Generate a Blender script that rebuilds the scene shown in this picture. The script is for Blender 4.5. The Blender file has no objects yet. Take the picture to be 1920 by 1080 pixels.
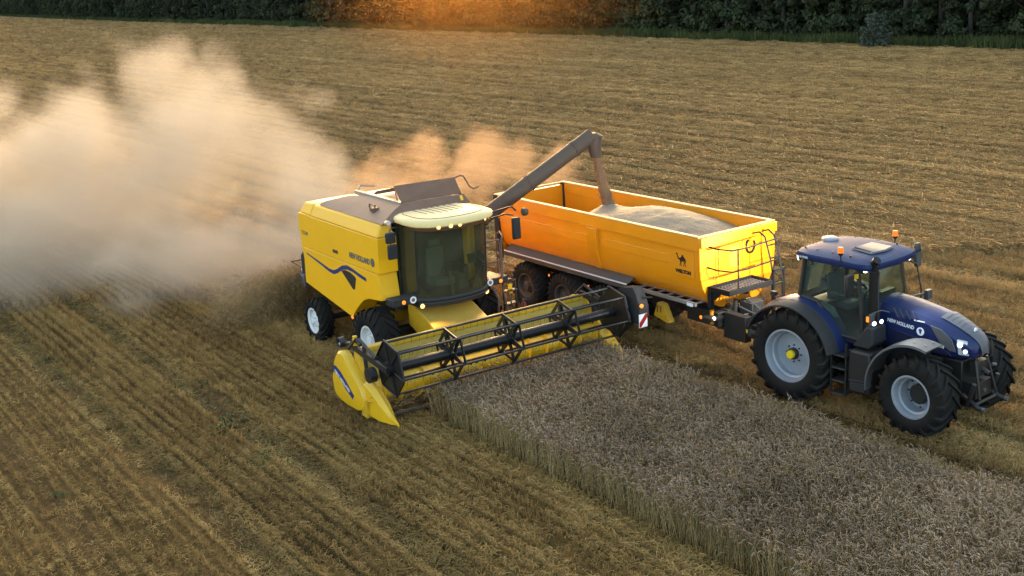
import bpy, bmesh, math, random
from math import sin, cos, pi, radians, sqrt, atan2
from mathutils import Vector, Matrix, noise

SC = bpy.context.scene
COL = SC.collection
rnd = random.Random(7)

# ---------------------------------------------------------------- camera
CAM_H = 9.401
PITCH, ROLL = radians(15.276), radians(-3.378)
fw = Vector((0, cos(PITCH), -sin(PITCH)))
up0 = Vector((0, sin(PITCH), cos(PITCH)))
x0 = Vector((1, 0, 0))
rt = x0 * cos(ROLL) + up0 * sin(ROLL)
upv = -x0 * sin(ROLL) + up0 * cos(ROLL)
cam = bpy.data.cameras.new("camera")
cam.sensor_width = 36.0
cam.lens = 36.0 * 2208.0 / 1920.0
cam.clip_start, cam.clip_end = 0.5, 3000
cam_o = bpy.data.objects.new("camera", cam)
M = Matrix((rt, upv, -fw)).transposed().to_4x4()
M.translation = Vector((0, 0, CAM_H))
cam_o.matrix_world = M
COL.objects.link(cam_o)
SC.camera = cam_o

# ---------------------------------------------------------------- world, sun, exposure
SUN_EL, SUN_AZ = radians(5.5), radians(-2.0)      # low sun behind the wood, azimuth measured from +Y towards +X
W = bpy.data.worlds.new("World")
SC.world = W
W.use_nodes = True
nt = W.node_tree
bg = nt.nodes["Background"]
sky = nt.nodes.new("ShaderNodeTexSky")
sky.sky_type = 'NISHITA'
sky.sun_disc = False
sky.sun_elevation = SUN_EL
sky.sun_rotation = SUN_AZ
sky.altitude = 100
sky.air_density = 0.7
sky.dust_density = 4.0
sky.ozone_density = 0.3
nt.links.new(sky.outputs[0], bg.inputs[0])
bg.inputs[1].default_value = 0.15
sun = bpy.data.lights.new("sun", 'SUN')
sun.energy = 0.5
sun.angle = radians(10)
sun.color = (1.0, 0.31, 0.065)
sun_o = bpy.data.objects.new("sun", sun)
sd = Vector((sin(SUN_AZ) * cos(SUN_EL), cos(SUN_AZ) * cos(SUN_EL), sin(SUN_EL)))
sun_o.rotation_euler = sd.to_track_quat('Z', 'Y').to_euler()
COL.objects.link(sun_o)
SC.view_settings.view_transform = 'Standard'
SC.view_settings.look = 'None'
SC.view_settings.exposure = 3.1
SC.view_settings.gamma = 1.0
SC.view_settings.use_curve_mapping = False
cy = SC.cycles
cy.volume_bounces = 2
cy.max_bounces = 8
cy.diffuse_bounces = 3
cy.transparent_max_bounces = 16
cy.volume_step_rate = 0.65
cy.volume_max_steps = 128

# ---------------------------------------------------------------- helpers
def tag(o, label=None, cat=None, group=None, kind=None):
    if label: o['label'] = label
    if cat: o['category'] = cat
    if group: o['group'] = group
    if kind: o['kind'] = kind
    return o

def empty(name, loc=(0, 0, 0), rz=0.0, parent=None):
    o = bpy.data.objects.new(name, None)
    o.empty_display_size = 0.3
    o.location = loc
    o.rotation_euler = (0, 0, rz)
    COL.objects.link(o)
    if parent: o.parent = parent
    return o

class MB:
    """collects shapes into one mesh"""
    def __init__(s):
        s.v, s.f = [], []
    def add(s, vs, fs):
        n = len(s.v)
        s.v.extend([tuple(p) for p in vs])
        s.f.extend([tuple(i + n for i in f) for f in fs])
        return s
    def box(s, a, b, m=None):
        (x0, y0, z0), (x1, y1, z1) = a, b
        vs = [(x0, y0, z0), (x1, y0, z0), (x1, y1, z0), (x0, y1, z0), (x0, y0, z1), (x1, y0, z1), (x1, y1, z1), (x0, y1, z1)]
        if m: vs = [m @ Vector(p) for p in vs]
        return s.add(vs, [(0, 3, 2, 1), (4, 5, 6, 7), (0, 1, 5, 4), (1, 2, 6, 5), (2, 3, 7, 6), (3, 0, 4, 7)])
    def hexa(s, p):
        """eight corners: bottom four ccw, top four ccw"""
        return s.add(p, [(0, 3, 2, 1), (4, 5, 6, 7), (0, 1, 5, 4), (1, 2, 6, 5), (2, 3, 7, 6), (3, 0, 4, 7)])
    def path(s, pts, r, n=8, caps=True):
        pts = [Vector(p) for p in pts]
        rs = r if isinstance(r, (list, tuple)) else [r] * len(pts)
        rings = []
        ref = None
        for i, p in enumerate(pts):
            if i == 0: d = pts[1] - p
            elif i == len(pts) - 1: d = p - pts[i - 1]
            else: d = (pts[i + 1] - p).normalized() + (p - pts[i - 1]).normalized()
            d.normalize()
            if ref is None:
                ref = Vector((0, 0, 1)) if abs(d.z) < 0.9 else Vector((1, 0, 0))
            a = d.cross(ref).normalized()
            b = d.cross(a).normalized()
            ref = -(b.cross(d)).cross(d).normalized() if False else ref
            rings.append([p + (a * cos(2 * pi * k / n) + b * sin(2 * pi * k / n)) * rs[i] for k in range(n)])
        vs = [q for R_ in rings for q in R_]
        fs = []
        for i in range(len(pts) - 1):
            for k in range(n):
                k2 = (k + 1) % n
                fs.append((i * n + k, i * n + k2, (i + 1) * n + k2, (i + 1) * n + k))
        if caps:
            fs.append(tuple(range(n)))
            fs.append(tuple(reversed(range((len(pts) - 1) * n, len(pts) * n))))
        return s.add(vs, fs)
    def prism(s, poly, a, b, axis='y'):
        """polygon in the two other axes, extruded a..b; axis y: poly (x,z); axis x: (y,z); axis z: (x,y)"""
        n = len(poly)
        def P(q, t):
            if axis == 'y': return (q[0], t, q[1])
            if axis == 'x': return (t, q[0], q[1])
            return (q[0], q[1], t)
        vs = [P(q, a) for q in poly] + [P(q, b) for q in poly]
        fs = [tuple(range(n)), tuple(reversed(range(n, 2 * n)))]
        for i in range(n):
            j = (i + 1) % n
            fs.append((i, i + n, j + n, j))
        return s.add(vs, fs)
    def loft(s, secs, closed=True, caps=True):
        n = len(secs[0])
        vs = [p for S in secs for p in S]
        fs = []
        for i in range(len(secs) - 1):
            for k in range(n if closed else n - 1):
                k2 = (k + 1) % n
                fs.append((i * n + k, i * n + k2, (i + 1) * n + k2, (i + 1) * n + k))
        if caps and closed:
            fs.append(tuple(reversed(range(n))))
            fs.append(tuple(range((len(secs) - 1) * n, len(secs) * n)))
        return s.add(vs, fs)
    def lathe(s, prof, c, n=40, axis='y', closed=False):
        """prof: (radius, offset along axis)"""
        vs = []
        for (r, t) in prof:
            for k in range(n):
                a = 2 * pi * k / n
                if axis == 'y': vs.append((c[0] + r * cos(a), c[1] + t, c[2] + r * sin(a)))
                elif axis == 'z': vs.append((c[0] + r * cos(a), c[1] + r * sin(a), c[2] + t))
                else: vs.append((c[0] + t, c[1] + r * cos(a), c[2] + r * sin(a)))
        fs = []
        m = len(prof)
        for i in range(m if closed else m - 1):
            i2 = (i + 1) % m
            for k in range(n):
                k2 = (k + 1) % n
                fs.append((i * n + k, i * n + k2, i2 * n + k2, i2 * n + k))
        return s.add(vs, fs)
    def disc(s, c, r, nrm, n=16, depth=0.0):
        nrm = Vector(nrm).normalized()
        c = Vector(c)
        return s.path([c - nrm * max(depth, 0.004), c], r, n)
    def mesh(s, name, mat=None, angle=35):
        me = bpy.data.meshes.new(name)
        me.from_pydata(s.v, [], s.f)
        bm = bmesh.new(); bm.from_mesh(me)
        bmesh.ops.recalc_face_normals(bm, faces=bm.faces)
        bm.to_mesh(me); bm.free()
        me.polygons.foreach_set('use_smooth', [True] * len(me.polygons))
        me.set_sharp_from_angle(angle=radians(angle))
        if mat:
            for m in (mat if isinstance(mat, (list, tuple)) else [mat]): me.materials.append(m)
        me.update()
        return me
    def build(s, name, mat, parent=None, angle=35, bevel=0.0, seg=2):
        o = bpy.data.objects.new(name, s.mesh(name, mat, angle))
        COL.objects.link(o)
        if parent: o.parent = parent
        if bevel:
            b = o.modifiers.new('bevel', 'BEVEL')
            b.width = bevel; b.segments = seg; b.limit_method = 'ANGLE'; b.angle_limit = radians(32)
            b.harden_normals = False
        return o

def lettering(name, string, size, mat, parent, origin, xd, yd, bold=0.0, shear=0.0, sx=1.0):
    cu = bpy.data.curves.new(name, 'FONT')
    cu.body = string; cu.size = size; cu.offset = bold; cu.shear = shear
    cu.extrude = 0.002; cu.resolution_u = 3
    t = bpy.data.objects.new(name, cu)
    COL.objects.link(t)
    dg = bpy.context.evaluated_depsgraph_get()
    me = bpy.data.meshes.new_from_object(t.evaluated_get(dg))
    bpy.data.objects.remove(t)
    xd, yd = Vector(xd).normalized(), Vector(yd).normalized()
    zd = xd.cross(yd).normalized()
    R_ = Matrix((xd * sx, yd, zd)).transposed().to_4x4()
    R_.translation = Vector(origin)
    me.transform(R_)
    me.materials.clear(); me.materials.append(mat)
    me.name = name
    o = bpy.data.objects.new(name, me)
    COL.objects.link(o); o.parent = parent
    return o

# ---------------------------------------------------------------- materials
def nodes_of(name):
    m = bpy.data.materials.new(name)
    m.use_nodes = True
    n = m.node_tree
    return m, n, n.nodes["Principled BSDF"]

def mat(name, base, rough=0.5, metal=0.0, dust=0.0, dustcol=(0.30, 0.235, 0.15), coat=0.0, grime=0.25, bump=0.0, scale=3.0, spec=0.5):
    m, n, p = nodes_of(name)
    N, L = n.nodes, n.links
    p.inputs['Roughness'].default_value = rough
    p.inputs['Metallic'].default_value = metal
    p.inputs['Coat Weight'].default_value = coat
    p.inputs['Specular IOR Level'].default_value = spec
    tc = N.new('ShaderNodeTexCoord')
    nz = N.new('ShaderNodeTexNoise'); nz.inputs['Scale'].default_value = scale; nz.inputs['Detail'].default_value = 6; nz.inputs['Roughness'].default_value = 0.65
    L.new(tc.outputs['Object'], nz.inputs['Vector'])
    # small tone variation of the paint
    mx = N.new('ShaderNodeMix'); mx.data_type = 'RGBA'
    mx.inputs[6].default_value = (*[c * (1 - grime) for c in base], 1)
    mx.inputs[7].default_value = (*[min(1, c * (1 + grime * 0.4)) for c in base], 1)
    L.new(nz.outputs['Fac'], mx.inputs[0])
    col = mx.outputs[2]
    if dust > 0:
        # splashes and specks of dry dust
        n3 = N.new('ShaderNodeTexNoise'); n3.inputs['Scale'].default_value = 11; n3.inputs['Detail'].default_value = 10; n3.inputs['Roughness'].default_value = 0.75
        L.new(tc.outputs['Object'], n3.inputs['Vector'])
        r3 = N.new('ShaderNodeMapRange'); r3.inputs[1].default_value = 0.54; r3.inputs[2].default_value = 0.78; r3.inputs[3].default_value = 0; r3.inputs[4].default_value = min(0.35, dust * 0.4)
        L.new(n3.outputs['Fac'], r3.inputs[0])
        m3 = N.new('ShaderNodeMix'); m3.data_type = 'RGBA'; L.new(r3.outputs[0], m3.inputs[0]); L.new(col, m3.inputs[6]); m3.inputs[7].default_value = (*[c * .75 for c in dustcol], 1)
        col = m3.outputs[2]
        geo = N.new('ShaderNodeNewGeometry')
        sx = N.new('ShaderNodeSeparateXYZ'); L.new(geo.outputs['Normal'], sx.inputs[0])
        mr = N.new('ShaderNodeMapRange'); mr.inputs[1].default_value = -0.1; mr.inputs[2].default_value = 0.95; mr.inputs[3].default_value = 0.04; mr.inputs[4].default_value = 1.0
        L.new(sx.outputs[2], mr.inputs[0])
        nz2 = N.new('ShaderNodeTexNoise'); nz2.inputs['Scale'].default_value = scale * 0.5; nz2.inputs['Detail'].default_value = 8; nz2.inputs['Roughness'].default_value = 0.7
        L.new(tc.outputs['Object'], nz2.inputs['Vector'])
        mr2 = N.new('ShaderNodeMapRange'); mr2.inputs[1].default_value = 0.3; mr2.inputs[2].default_value = 0.7; mr2.inputs[3].default_value = 0.55; mr2.inputs[4].default_value = 1.15
        L.new(nz2.outputs['Fac'], mr2.inputs[0])
        mu = N.new('ShaderNodeMath'); mu.operation = 'MULTIPLY'; L.new(mr.outputs[0], mu.inputs[0]); L.new(mr2.outputs[0], mu.inputs[1])
        mu2 = N.new('ShaderNodeMath'); mu2.operation = 'MULTIPLY'; mu2.use_clamp = True; L.new(mu.outputs[0], mu2.inputs[0]); mu2.inputs[1].default_value = dust
        mx2 = N.new('ShaderNodeMix'); mx2.data_type = 'RGBA'
        L.new(mu2.outputs[0], mx2.inputs[0]); L.new(col, mx2.inputs[6]); mx2.inputs[7].default_value = (*dustcol, 1)
        col = mx2.outputs[2]
        rr = N.new('ShaderNodeMapRange'); rr.inputs[3].default_value = rough; rr.inputs[4].default_value = 0.9
        L.new(mu2.outputs[0], rr.inputs[0]); L.new(rr.outputs[0], p.inputs['Roughness'])
    L.new(col, p.inputs['Base Color'])
    if bump:
        bp = N.new('ShaderNodeBump'); bp.inputs['Strength'].default_value = bump; bp.inputs['Distance'].default_value = 0.02
        L.new(nz.outputs['Fac'], bp.inputs['Height']); L.new(bp.outputs[0], p.inputs['Normal'])
    return m

def emit(name, col, strength):
    m, n, p = nodes_of(name)
    p.inputs['Base Color'].default_value = (*col, 1)
    p.inputs['Emission Color'].default_value = (*col, 1)
    p.inputs['Emission Strength'].default_value = strength
    return m

def glass(name, tint, dusty=0.12, dustcol=(0.25, 0.22, 0.15), gloss=0.05):
    m, n, p = nodes_of(name)
    N, L = n.nodes, n.links
    out = N["Material Output"]
    tr = N.new('ShaderNodeBsdfTransparent'); tr.inputs[0].default_value = (*tint, 1)
    gl = N.new('ShaderNodeBsdfGlossy'); gl.inputs['Roughness'].default_value = gloss; gl.inputs[0].default_value = (0.9, 0.95, 0.95, 1)
    fr = N.new('ShaderNodeFresnel'); fr.inputs[0].default_value = 1.45
    m1 = N.new('ShaderNodeMixShader'); L.new(fr.outputs[0], m1.inputs[0]); L.new(tr.outputs[0], m1.inputs[1]); L.new(gl.outputs[0], m1.inputs[2])
    df = N.new('ShaderNodeBsdfDiffuse'); df.inputs[0].default_value = (*dustcol, 1)
    tc = N.new('ShaderNodeTexCoord'); nz = N.new('ShaderNodeTexNoise'); nz.inputs['Scale'].default_value = 1.7; nz.inputs['Detail'].default_value = 7; nz.inputs['Roughness'].default_value = 0.7
    L.new(tc.outputs['Object'], nz.inputs[0])
    mr = N.new('ShaderNodeMapRange'); mr.inputs[1].default_value = 0.3; mr.inputs[2].default_value = 0.75; mr.inputs[3].default_value = dusty * 0.4; mr.inputs[4].default_value = dusty * 1.8
    L.new(nz.outputs['Fac'], mr.inputs[0])
    m2 = N.new('ShaderNodeMixShader'); L.new(mr.outputs[0], m2.inputs[0]); L.new(m1.outputs[0], m2.inputs[1]); L.new(df.outputs[0], m2.inputs[2])
    L.new(m2.outputs[0], out.inputs[0])
    return m

DUST = (0.34, 0.265, 0.165)
YEL = mat('yellow_paint', (0.95, 0.475, 0.002), 0.42, dust=0.55, dustcol=(0.74, 0.54, 0.19), coat=0.0, spec=0.12, grime=0.14, scale=1.5)
YELC = mat('yellow_paint_clean', (0.80, 0.46, 0.006), 0.4, dust=0.22, dustcol=(0.45, 0.36, 0.12), coat=0.2, grime=0.2, scale=4)
YELD = mat('yellow_paint_dusty', (0.60, 0.45, 0.10), 0.6, dust=0.5, dustcol=(0.50, 0.41, 0.2), grime=0.3, scale=5, spec=0.15)
YELH = mat('yellow_paint_worn', (0.70, 0.40, 0.010), 0.45, dust=0.45, dustcol=(0.38, 0.29, 0.12), grime=0.45, scale=7)
ROOFP = mat('cream_roof_paint', (0.86, 0.64, 0.24), 0.5, dust=0.45, dustcol=(0.72, 0.58, 0.36), grime=0.15)
GREYC = mat('dusty_cover', (0.19, 0.11, 0.07), 0.7, dust=0.85, dustcol=(0.34, 0.215, 0.135), grime=0.2)
TANK = mat('hopper_steel', (0.13, 0.070, 0.044), 0.7, dust=0.6, dustcol=(0.26, 0.15, 0.09), grime=0.35)
BLK = mat('black_plastic', (0.012, 0.012, 0.012), 0.5, dust=0.12, dustcol=(0.16, 0.13, 0.09))
RAIL = mat('black_rail', (0.010, 0.010, 0.010), 0.7, grime=0.3, spec=0.2)
BLKG = mat('black_gloss_paint', (0.011, 0.011, 0.012), 0.38, dust=0.06, dustcol=(0.16, 0.13, 0.1), grime=0.4, spec=0.3)
DKGREY = mat('dark_grey_plastic', (0.028, 0.029, 0.030), 0.6, dust=0.15, dustcol=(0.17, 0.15, 0.12), spec=0.2)
GREYP = mat('grey_plastic', (0.055, 0.058, 0.062), 0.5, dust=0.35, dustcol=(0.24, 0.22, 0.18))
RUB = mat('tyre_rubber', (0.009, 0.0088, 0.0085), 0.8, dust=0.3, dustcol=(0.065, 0.052, 0.036), grime=0.4, bump=0.25, scale=9, spec=0.2)
RUBD = mat('tyre_rubber_dusty', (0.011, 0.0105, 0.010), 0.85, dust=0.35, dustcol=(0.05, 0.04, 0.028), grime=0.4, bump=0.25, scale=9)
RIMS = mat('silver_rim', (0.29, 0.325, 0.37), 0.45, metal=0.2, dust=0.3, dustcol=(0.20, 0.17, 0.125), grime=0.2, scale=5)
RIMW = mat('white_rim', (0.72, 0.73, 0.72), 0.45, dust=0.25, dustcol=(0.45, 0.4, 0.3), grime=0.1)
RIMG = mat('grey_rim', (0.065, 0.062, 0.06), 0.6, dust=0.25)
STEEL = mat('dusty_steel', (0.085, 0.062, 0.047), 0.6, metal=0.0, dust=0.5, dustcol=(0.135, 0.095, 0.062), spec=0.25, grime=0.3)
ALU = mat('aluminium', (0.42, 0.40, 0.38), 0.4, metal=0.6, dust=0.4, grime=0.2)
ORG = mat('trailer_paint', (0.86, 0.295, 0.002), 0.38, dust=0.20, dustcol=(0.55, 0.40, 0.16), coat=0.25, grime=0.12, scale=1.2)
RIMTOP = mat('dusty_rim_paint', (0.72, 0.42, 0.08), 0.5, dust=0.8, dustcol=(0.60, 0.50, 0.33), grime=0.15)
BLUE = mat('dark_blue_paint', (0.008, 0.017, 0.082), 0.33, metal=0.0, dust=0.22, dustcol=(0.062, 0.078, 0.125), coat=0.0, spec=0.32, grime=0.2, scale=2)
BLUER = mat('dusty_sky_tint_roof', (0.010, 0.020, 0.085), 0.65, dust=0.6, dustcol=(0.12, 0.145, 0.20), spec=0.15, scale=2)  # blue-grey top: dust with the sky's reflection put in its colour
BLUED = mat('blue_decal', (0.02, 0.035, 0.16), 0.4, grime=0.1)
GRILL = mat('grey_grille', (0.085, 0.09, 0.10), 0.5, metal=0.3, dust=0.45, dustcol=(0.22, 0.22, 0.23), grime=0.3, scale=30)
WHITE = mat('white_print', (0.75, 0.76, 0.78), 0.4, grime=0.05)
LETG = mat('grey_print', (0.12, 0.115, 0.10), 0.4, grime=0.05)
REDP = mat('red_paint', (0.30, 0.012, 0.010), 0.35, dust=0.15)
BLADE = mat('cutter_steel', (0.10, 0.09, 0.08), 0.5, metal=0.5, dust=0.3)
SEATM = mat('seat_fabric', (0.06, 0.075, 0.09), 0.8)
GLS = glass('dusty_cab_glass', (0.72, 0.82, 0.58), 0.22, (0.16, 0.15, 0.09))
GLT = glass('tinted_cab_glass', (0.60, 0.74, 0.68), 0.07, (0.22, 0.25, 0.24))
LAMPW = emit('warm_lamp', (1.0, 0.50, 0.16), 0.30)
LAMPO = emit('orange_lamp', (1.0, 0.22, 0.02), 0.16)
LAMPC = emit('white_lamp', (0.93, 0.97, 1.0), 0.6)
LAMPH = emit('headlamp_glow', (0.95, 1.0, 0.98), 0.12)
BEACON = emit('beacon_amber', (1.0, 0.16, 0.006), 0.09)
HGLASS = mat('headlamp_housing', (0.55, 0.60, 0.60), 0.15, metal=0.3, grime=0.5, scale=14)

def wheel(parent, c, r, w, rim_r, out, rim_mat, tyre_mat, lugs=22, lug_h=0.05, dish=0.25, hub=None, steer=0.0, name='wheel', lug_sweep=0.42, lug_w=0.055, rib=0):
    """wheel with its axle along local y; out = -1 when its outer side looks to -y"""
    e = empty(name, c, steer, parent)
    rb = r - lug_h
    hw = w / 2
    t = MB()
    rim_lip = rim_r + 0.02
    prof = [(rim_lip, -hw * 0.80), (rim_lip + 0.04, -hw * 0.92), ((rim_lip + rb) * 0.5, -hw), (rb - 0.09, -hw * 0.97), (rb - 0.025, -hw * 0.86), (rb, -hw * 0.62),
            (rb + 0.006, 0), (rb, hw * 0.62), (rb - 0.025, hw * 0.86), (rb - 0.09, hw * 0.97), ((rim_lip + rb) * 0.5, hw), (rim_lip + 0.04, hw * 0.92), (rim_lip, hw * 0.80)]
    t.lathe(prof, (0, 0, 0), 56, closed=True)
    if lugs:
        for side in (-1, 1):
            for k in range(lugs):
                a0 = 2 * pi * (k + (0.5 if side > 0 else 0)) / lugs
                secs = []
                for (ty, rr, hh) in ((-0.04, rb - 0.01, lug_h + 0.01), (0.35, rb - 0.01, lug_h + 0.01), (0.72, rb - 0.015, lug_h + 0.008), (0.93, rb - 0.06, lug_h + 0.03), (1.01, rb - 0.15, 0.05)):
                    a = a0 - lug_sweep * ty / max(r, .5) * 0.8
                    da = lug_w * (0.75 + 0.35 * max(ty, 0)) / r / 2 * 1.3
                    y = side * hw * ty
                    s4 = []
                    for (dd, q) in ((-da, 0), (da, 0), (da * 0.75, hh), (-da * 0.75, hh)):
                        R_ = rr + q
                        yy = y + (side * 0.012 if q > 0 and ty > .9 else 0)
                        s4.append((R_ * cos(a + dd), yy, R_ * sin(a + dd)))
                    secs.append(s4)
                t.loft(secs)
    t.build('tyre', tyre_mat, e, 40)
    b = MB()
    o = out
    b.lathe([(rim_r + 0.035, o * hw * 0.80), (rim_r + 0.035, o * hw * 0.86), (rim_r - 0.005, o * hw * 0.86), (rim_r - 0.03, o * hw * 0.70), (rim_r - 0.035, o * hw * 0.45), (rim_r - 0.075, o * hw * 0.38),
             (rim_r - 0.08, o * (hw - dish) * 0.9), (rim_r - 0.13, o * (hw - dish) * 0.8), (rim_r * 0.55, o * (hw - dish)), (rim_r * 0.32, o * (hw - dish + 0.03)), (0.001, o * (hw - dish + 0.03))], (0, 0, 0), 48)
    b.lathe([(rim_r + 0.03, -o * hw * 0.8), (rim_r * 0.9, -o * hw * 0.5), (0.001, -o * hw * 0.45)], (0, 0, 0), 32)
    b.build('rim', rim_mat, e, 30)
    if hub:
        h = MB()
        yb = o * (hw - dish + 0.03)
        hr = hub[0]
        h.lathe([(hr, yb), (hr, yb + o * hub[1]), (hr * 0.9, yb + o * (hub[1] + 0.02)), (0.001, yb + o * (hub[1] + 0.02))], (0, 0, 0), 24)
        for k in range(8):
            a = 2 * pi * k / 8
            h.path([(hr * 1.45 * cos(a), yb - o * 0.01, hr * 1.45 * sin(a)), (hr * 1.45 * cos(a), yb + o * 0.025, hr * 1.45 * sin(a))], 0.018, 6)
        h.build('hub', hub[2], e, 30)
        if len(hub) > 3:
            g = MB(); y2 = yb + o * (hub[1] + 0.022)
            g.lathe([(hr * 0.72, y2), (hr * 0.72, y2 + o * 0.06), (hr * 0.62, y2 + o * 0.08), (0.001, y2 + o * 0.08)], (0, 0, 0), 20)
            g.build('hub_cap', hub[3], e, 30)
    return e
def lamp_disc(name, c, r, nrm, m, parent, housing=BLK):
    n = Vector(nrm).normalized(); c = Vector(c)
    o = MB().path([c - n * 0.07, c - n * 0.01], [r * 0.8, r * 1.25], 14).build(name, housing, parent)
    MB().path([c - n * 0.012, c, c + n * r * 0.25], [r, r, r * 0.55], 14).build('lens', m, o)
    return o
# ================================================================ GROUND, CROP, WOOD
CPX, CPY, CPA = -2.128, 28.252, radians(-57.29)
ROW = radians(-55.6)                       # drilling and driving direction
RU = Vector((cos(ROW), sin(ROW), 0)); RN = Vector((-sin(ROW), cos(ROW), 0))
def rn(p): return p[0] * RN.x + p[1] * RN.y
def rs(p): return p[0] * RU.x + p[1] * RU.y

def stubble_ground_mat():
    m, n, p = nodes_of('stubble_ground')
    N, L = n.nodes, n.links
    p.inputs['Roughness'].default_value = .95
    p.inputs['Specular IOR Level'].default_value = .1
    tc = N.new('ShaderNodeTexCoord')
    def mapped(sx, sy, scale, detail=6, rough=.6):
        mp = N.new('ShaderNodeMapping'); mp.inputs['Scale'].default_value = (sx, sy, 1)
        L.new(tc.outputs['Object'], mp.inputs[0])
        z = N.new('ShaderNodeTexNoise'); z.inputs['Scale'].default_value = scale; z.inputs['Detail'].default_value = detail; z.inputs['Roughness'].default_value = rough
        L.new(mp.outputs[0], z.inputs['Vector']); return z
    def mix(a, b, f, bt='MIX'):
        q = N.new('ShaderNodeMix'); q.data_type = 'RGBA'; q.blend_type = bt
        for i, v in ((0, f), (6, a), (7, b)):
            if isinstance(v, (tuple, float, int)): q.inputs[i].default_value = v if not isinstance(v, tuple) else (*v, 1)
            else: L.new(v, q.inputs[i])
        return q.outputs[2]
    def ramp(src, a, b, lo=0., hi=1.):
        q = N.new('ShaderNodeMapRange'); q.inputs[1].default_value = a; q.inputs[2].default_value = b; q.inputs[3].default_value = lo; q.inputs[4].default_value = hi
        L.new(src, q.inputs[0]); return q.outputs[0]
    fine = mapped(1, 1, 9, 10, .75)            # straw litter grain
    strw = mapped(.25, 1, 3.2, 8, .7)          # litter pulled out along the rows
    swath = mapped(.010, 1, .85, 5, .62)        # long swath streaks, a metre or so wide
    broad = mapped(.02, .16, 1.0, 3, .55)      # pass to pass tone
    patch = mapped(.5, 1, .35, 5, .6)
    c = mix(C_SOIL, C_STRAW, ramp(fine.outputs['Fac'], .33, .66))
    c = mix(c, C_STRAW2, ramp(strw.outputs['Fac'], .50, .72, 0, .7))
    c = mix(c, C_DARK, ramp(swath.outputs['Fac'], .49, .60, 0, .80))
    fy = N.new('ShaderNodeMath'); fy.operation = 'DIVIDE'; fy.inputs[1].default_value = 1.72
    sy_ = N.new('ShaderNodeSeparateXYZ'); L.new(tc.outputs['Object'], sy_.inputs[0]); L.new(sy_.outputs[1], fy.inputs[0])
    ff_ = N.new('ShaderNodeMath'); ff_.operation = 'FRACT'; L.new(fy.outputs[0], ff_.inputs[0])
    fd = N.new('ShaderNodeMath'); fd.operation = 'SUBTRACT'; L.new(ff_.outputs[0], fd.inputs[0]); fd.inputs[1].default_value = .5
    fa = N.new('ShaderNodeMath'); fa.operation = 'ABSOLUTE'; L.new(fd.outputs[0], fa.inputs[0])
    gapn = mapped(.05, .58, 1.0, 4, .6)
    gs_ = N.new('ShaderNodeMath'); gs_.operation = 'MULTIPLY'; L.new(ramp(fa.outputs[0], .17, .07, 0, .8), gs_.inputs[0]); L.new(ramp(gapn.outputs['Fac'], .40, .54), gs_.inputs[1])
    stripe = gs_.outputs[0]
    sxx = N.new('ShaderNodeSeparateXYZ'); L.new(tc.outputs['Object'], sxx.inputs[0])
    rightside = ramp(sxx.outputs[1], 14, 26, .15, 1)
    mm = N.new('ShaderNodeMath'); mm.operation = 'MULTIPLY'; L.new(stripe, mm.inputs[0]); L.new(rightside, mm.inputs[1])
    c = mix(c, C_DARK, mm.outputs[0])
    c = mix(c, C_PALE, ramp(broad.outputs['Fac'], .50, .70, 0, .38))
    c = mix(c, (.050, .058, .018), ramp(patch.outputs['Fac'], .62, .74, 0, .40))
    # wheel tracks: fixed distances across the rows, pressed darker and greener
    sx = N.new('ShaderNodeSeparateXYZ'); L.new(tc.outputs['Object'], sx.inputs[0])
    wob = mapped(.08, .0, 1.0, 2)
    wy = N.new('ShaderNodeMath'); wy.operation = 'MULTIPLY_ADD'; L.new(wob.outputs['Fac'], wy.inputs[0]); wy.inputs[1].default_value = .9; L.new(sx.outputs[1], wy.inputs[2])
    tot = None
    for nn, ww, st in TRACKS:
        d = N.new('ShaderNodeMath'); d.operation = 'SUBTRACT'; L.new(wy.outputs[0], d.inputs[0]); d.inputs[1].default_value = nn + .45
        a = N.new('ShaderNodeMath'); a.operation = 'ABSOLUTE'; L.new(d.outputs[0], a.inputs[0])
        r_ = ramp(a.outputs[0], ww, ww * .35, 0, st)
        if tot is None: tot = r_
        else:
            q = N.new('ShaderNodeMath'); q.operation = 'MAXIMUM'; L.new(tot, q.inputs[0]); L.new(r_, q.inputs[1]); tot = q.outputs[0]
    brk = ramp(mapped(.35, 1, 1.1, 5, .65).outputs['Fac'], .36, .60, 0, 1)
    q = N.new('ShaderNodeMath'); q.operation = 'MULTIPLY'; L.new(tot, q.inputs[0]); L.new(brk, q.inputs[1])
    c = mix(c, C_TRACK, q.outputs[0])
    L.new(c, p.inputs['Base Color'])
    # drilled rows as fine relief
    wv = N.new('ShaderNodeTexWave'); wv.wave_type = 'BANDS'; wv.bands_direction = 'Y'; wv.inputs['Scale'].default_value = .72; wv.inputs['Distortion'].default_value = 1.6; wv.inputs['Detail'].default_value = 3; wv.inputs['Detail Scale'].default_value = 2.5
    L.new(tc.outputs['Object'], wv.inputs['Vector'])
    ad = N.new('ShaderNodeMath'); ad.operation = 'MULTIPLY_ADD'; L.new(wv.outputs['Fac'], ad.inputs[0]); ad.inputs[1].default_value = .35; L.new(fine.outputs['Fac'], ad.inputs[2])
    b = N.new('ShaderNodeBump'); b.inputs['Strength'].default_value = .9; b.inputs['Distance'].default_value = .10
    L.new(ad.outputs[0], b.inputs['Height']); L.new(b.outputs[0], p.inputs['Normal'])
    return m
C_SOIL = (.042, .026, .009); C_STRAW = (.170, .106, .028); C_STRAW2 = (.225, .148, .042); C_DARK = (.055, .034, .012); C_PALE = (.22, .150, .050); C_TRACK = (.040, .032, .016)
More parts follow.
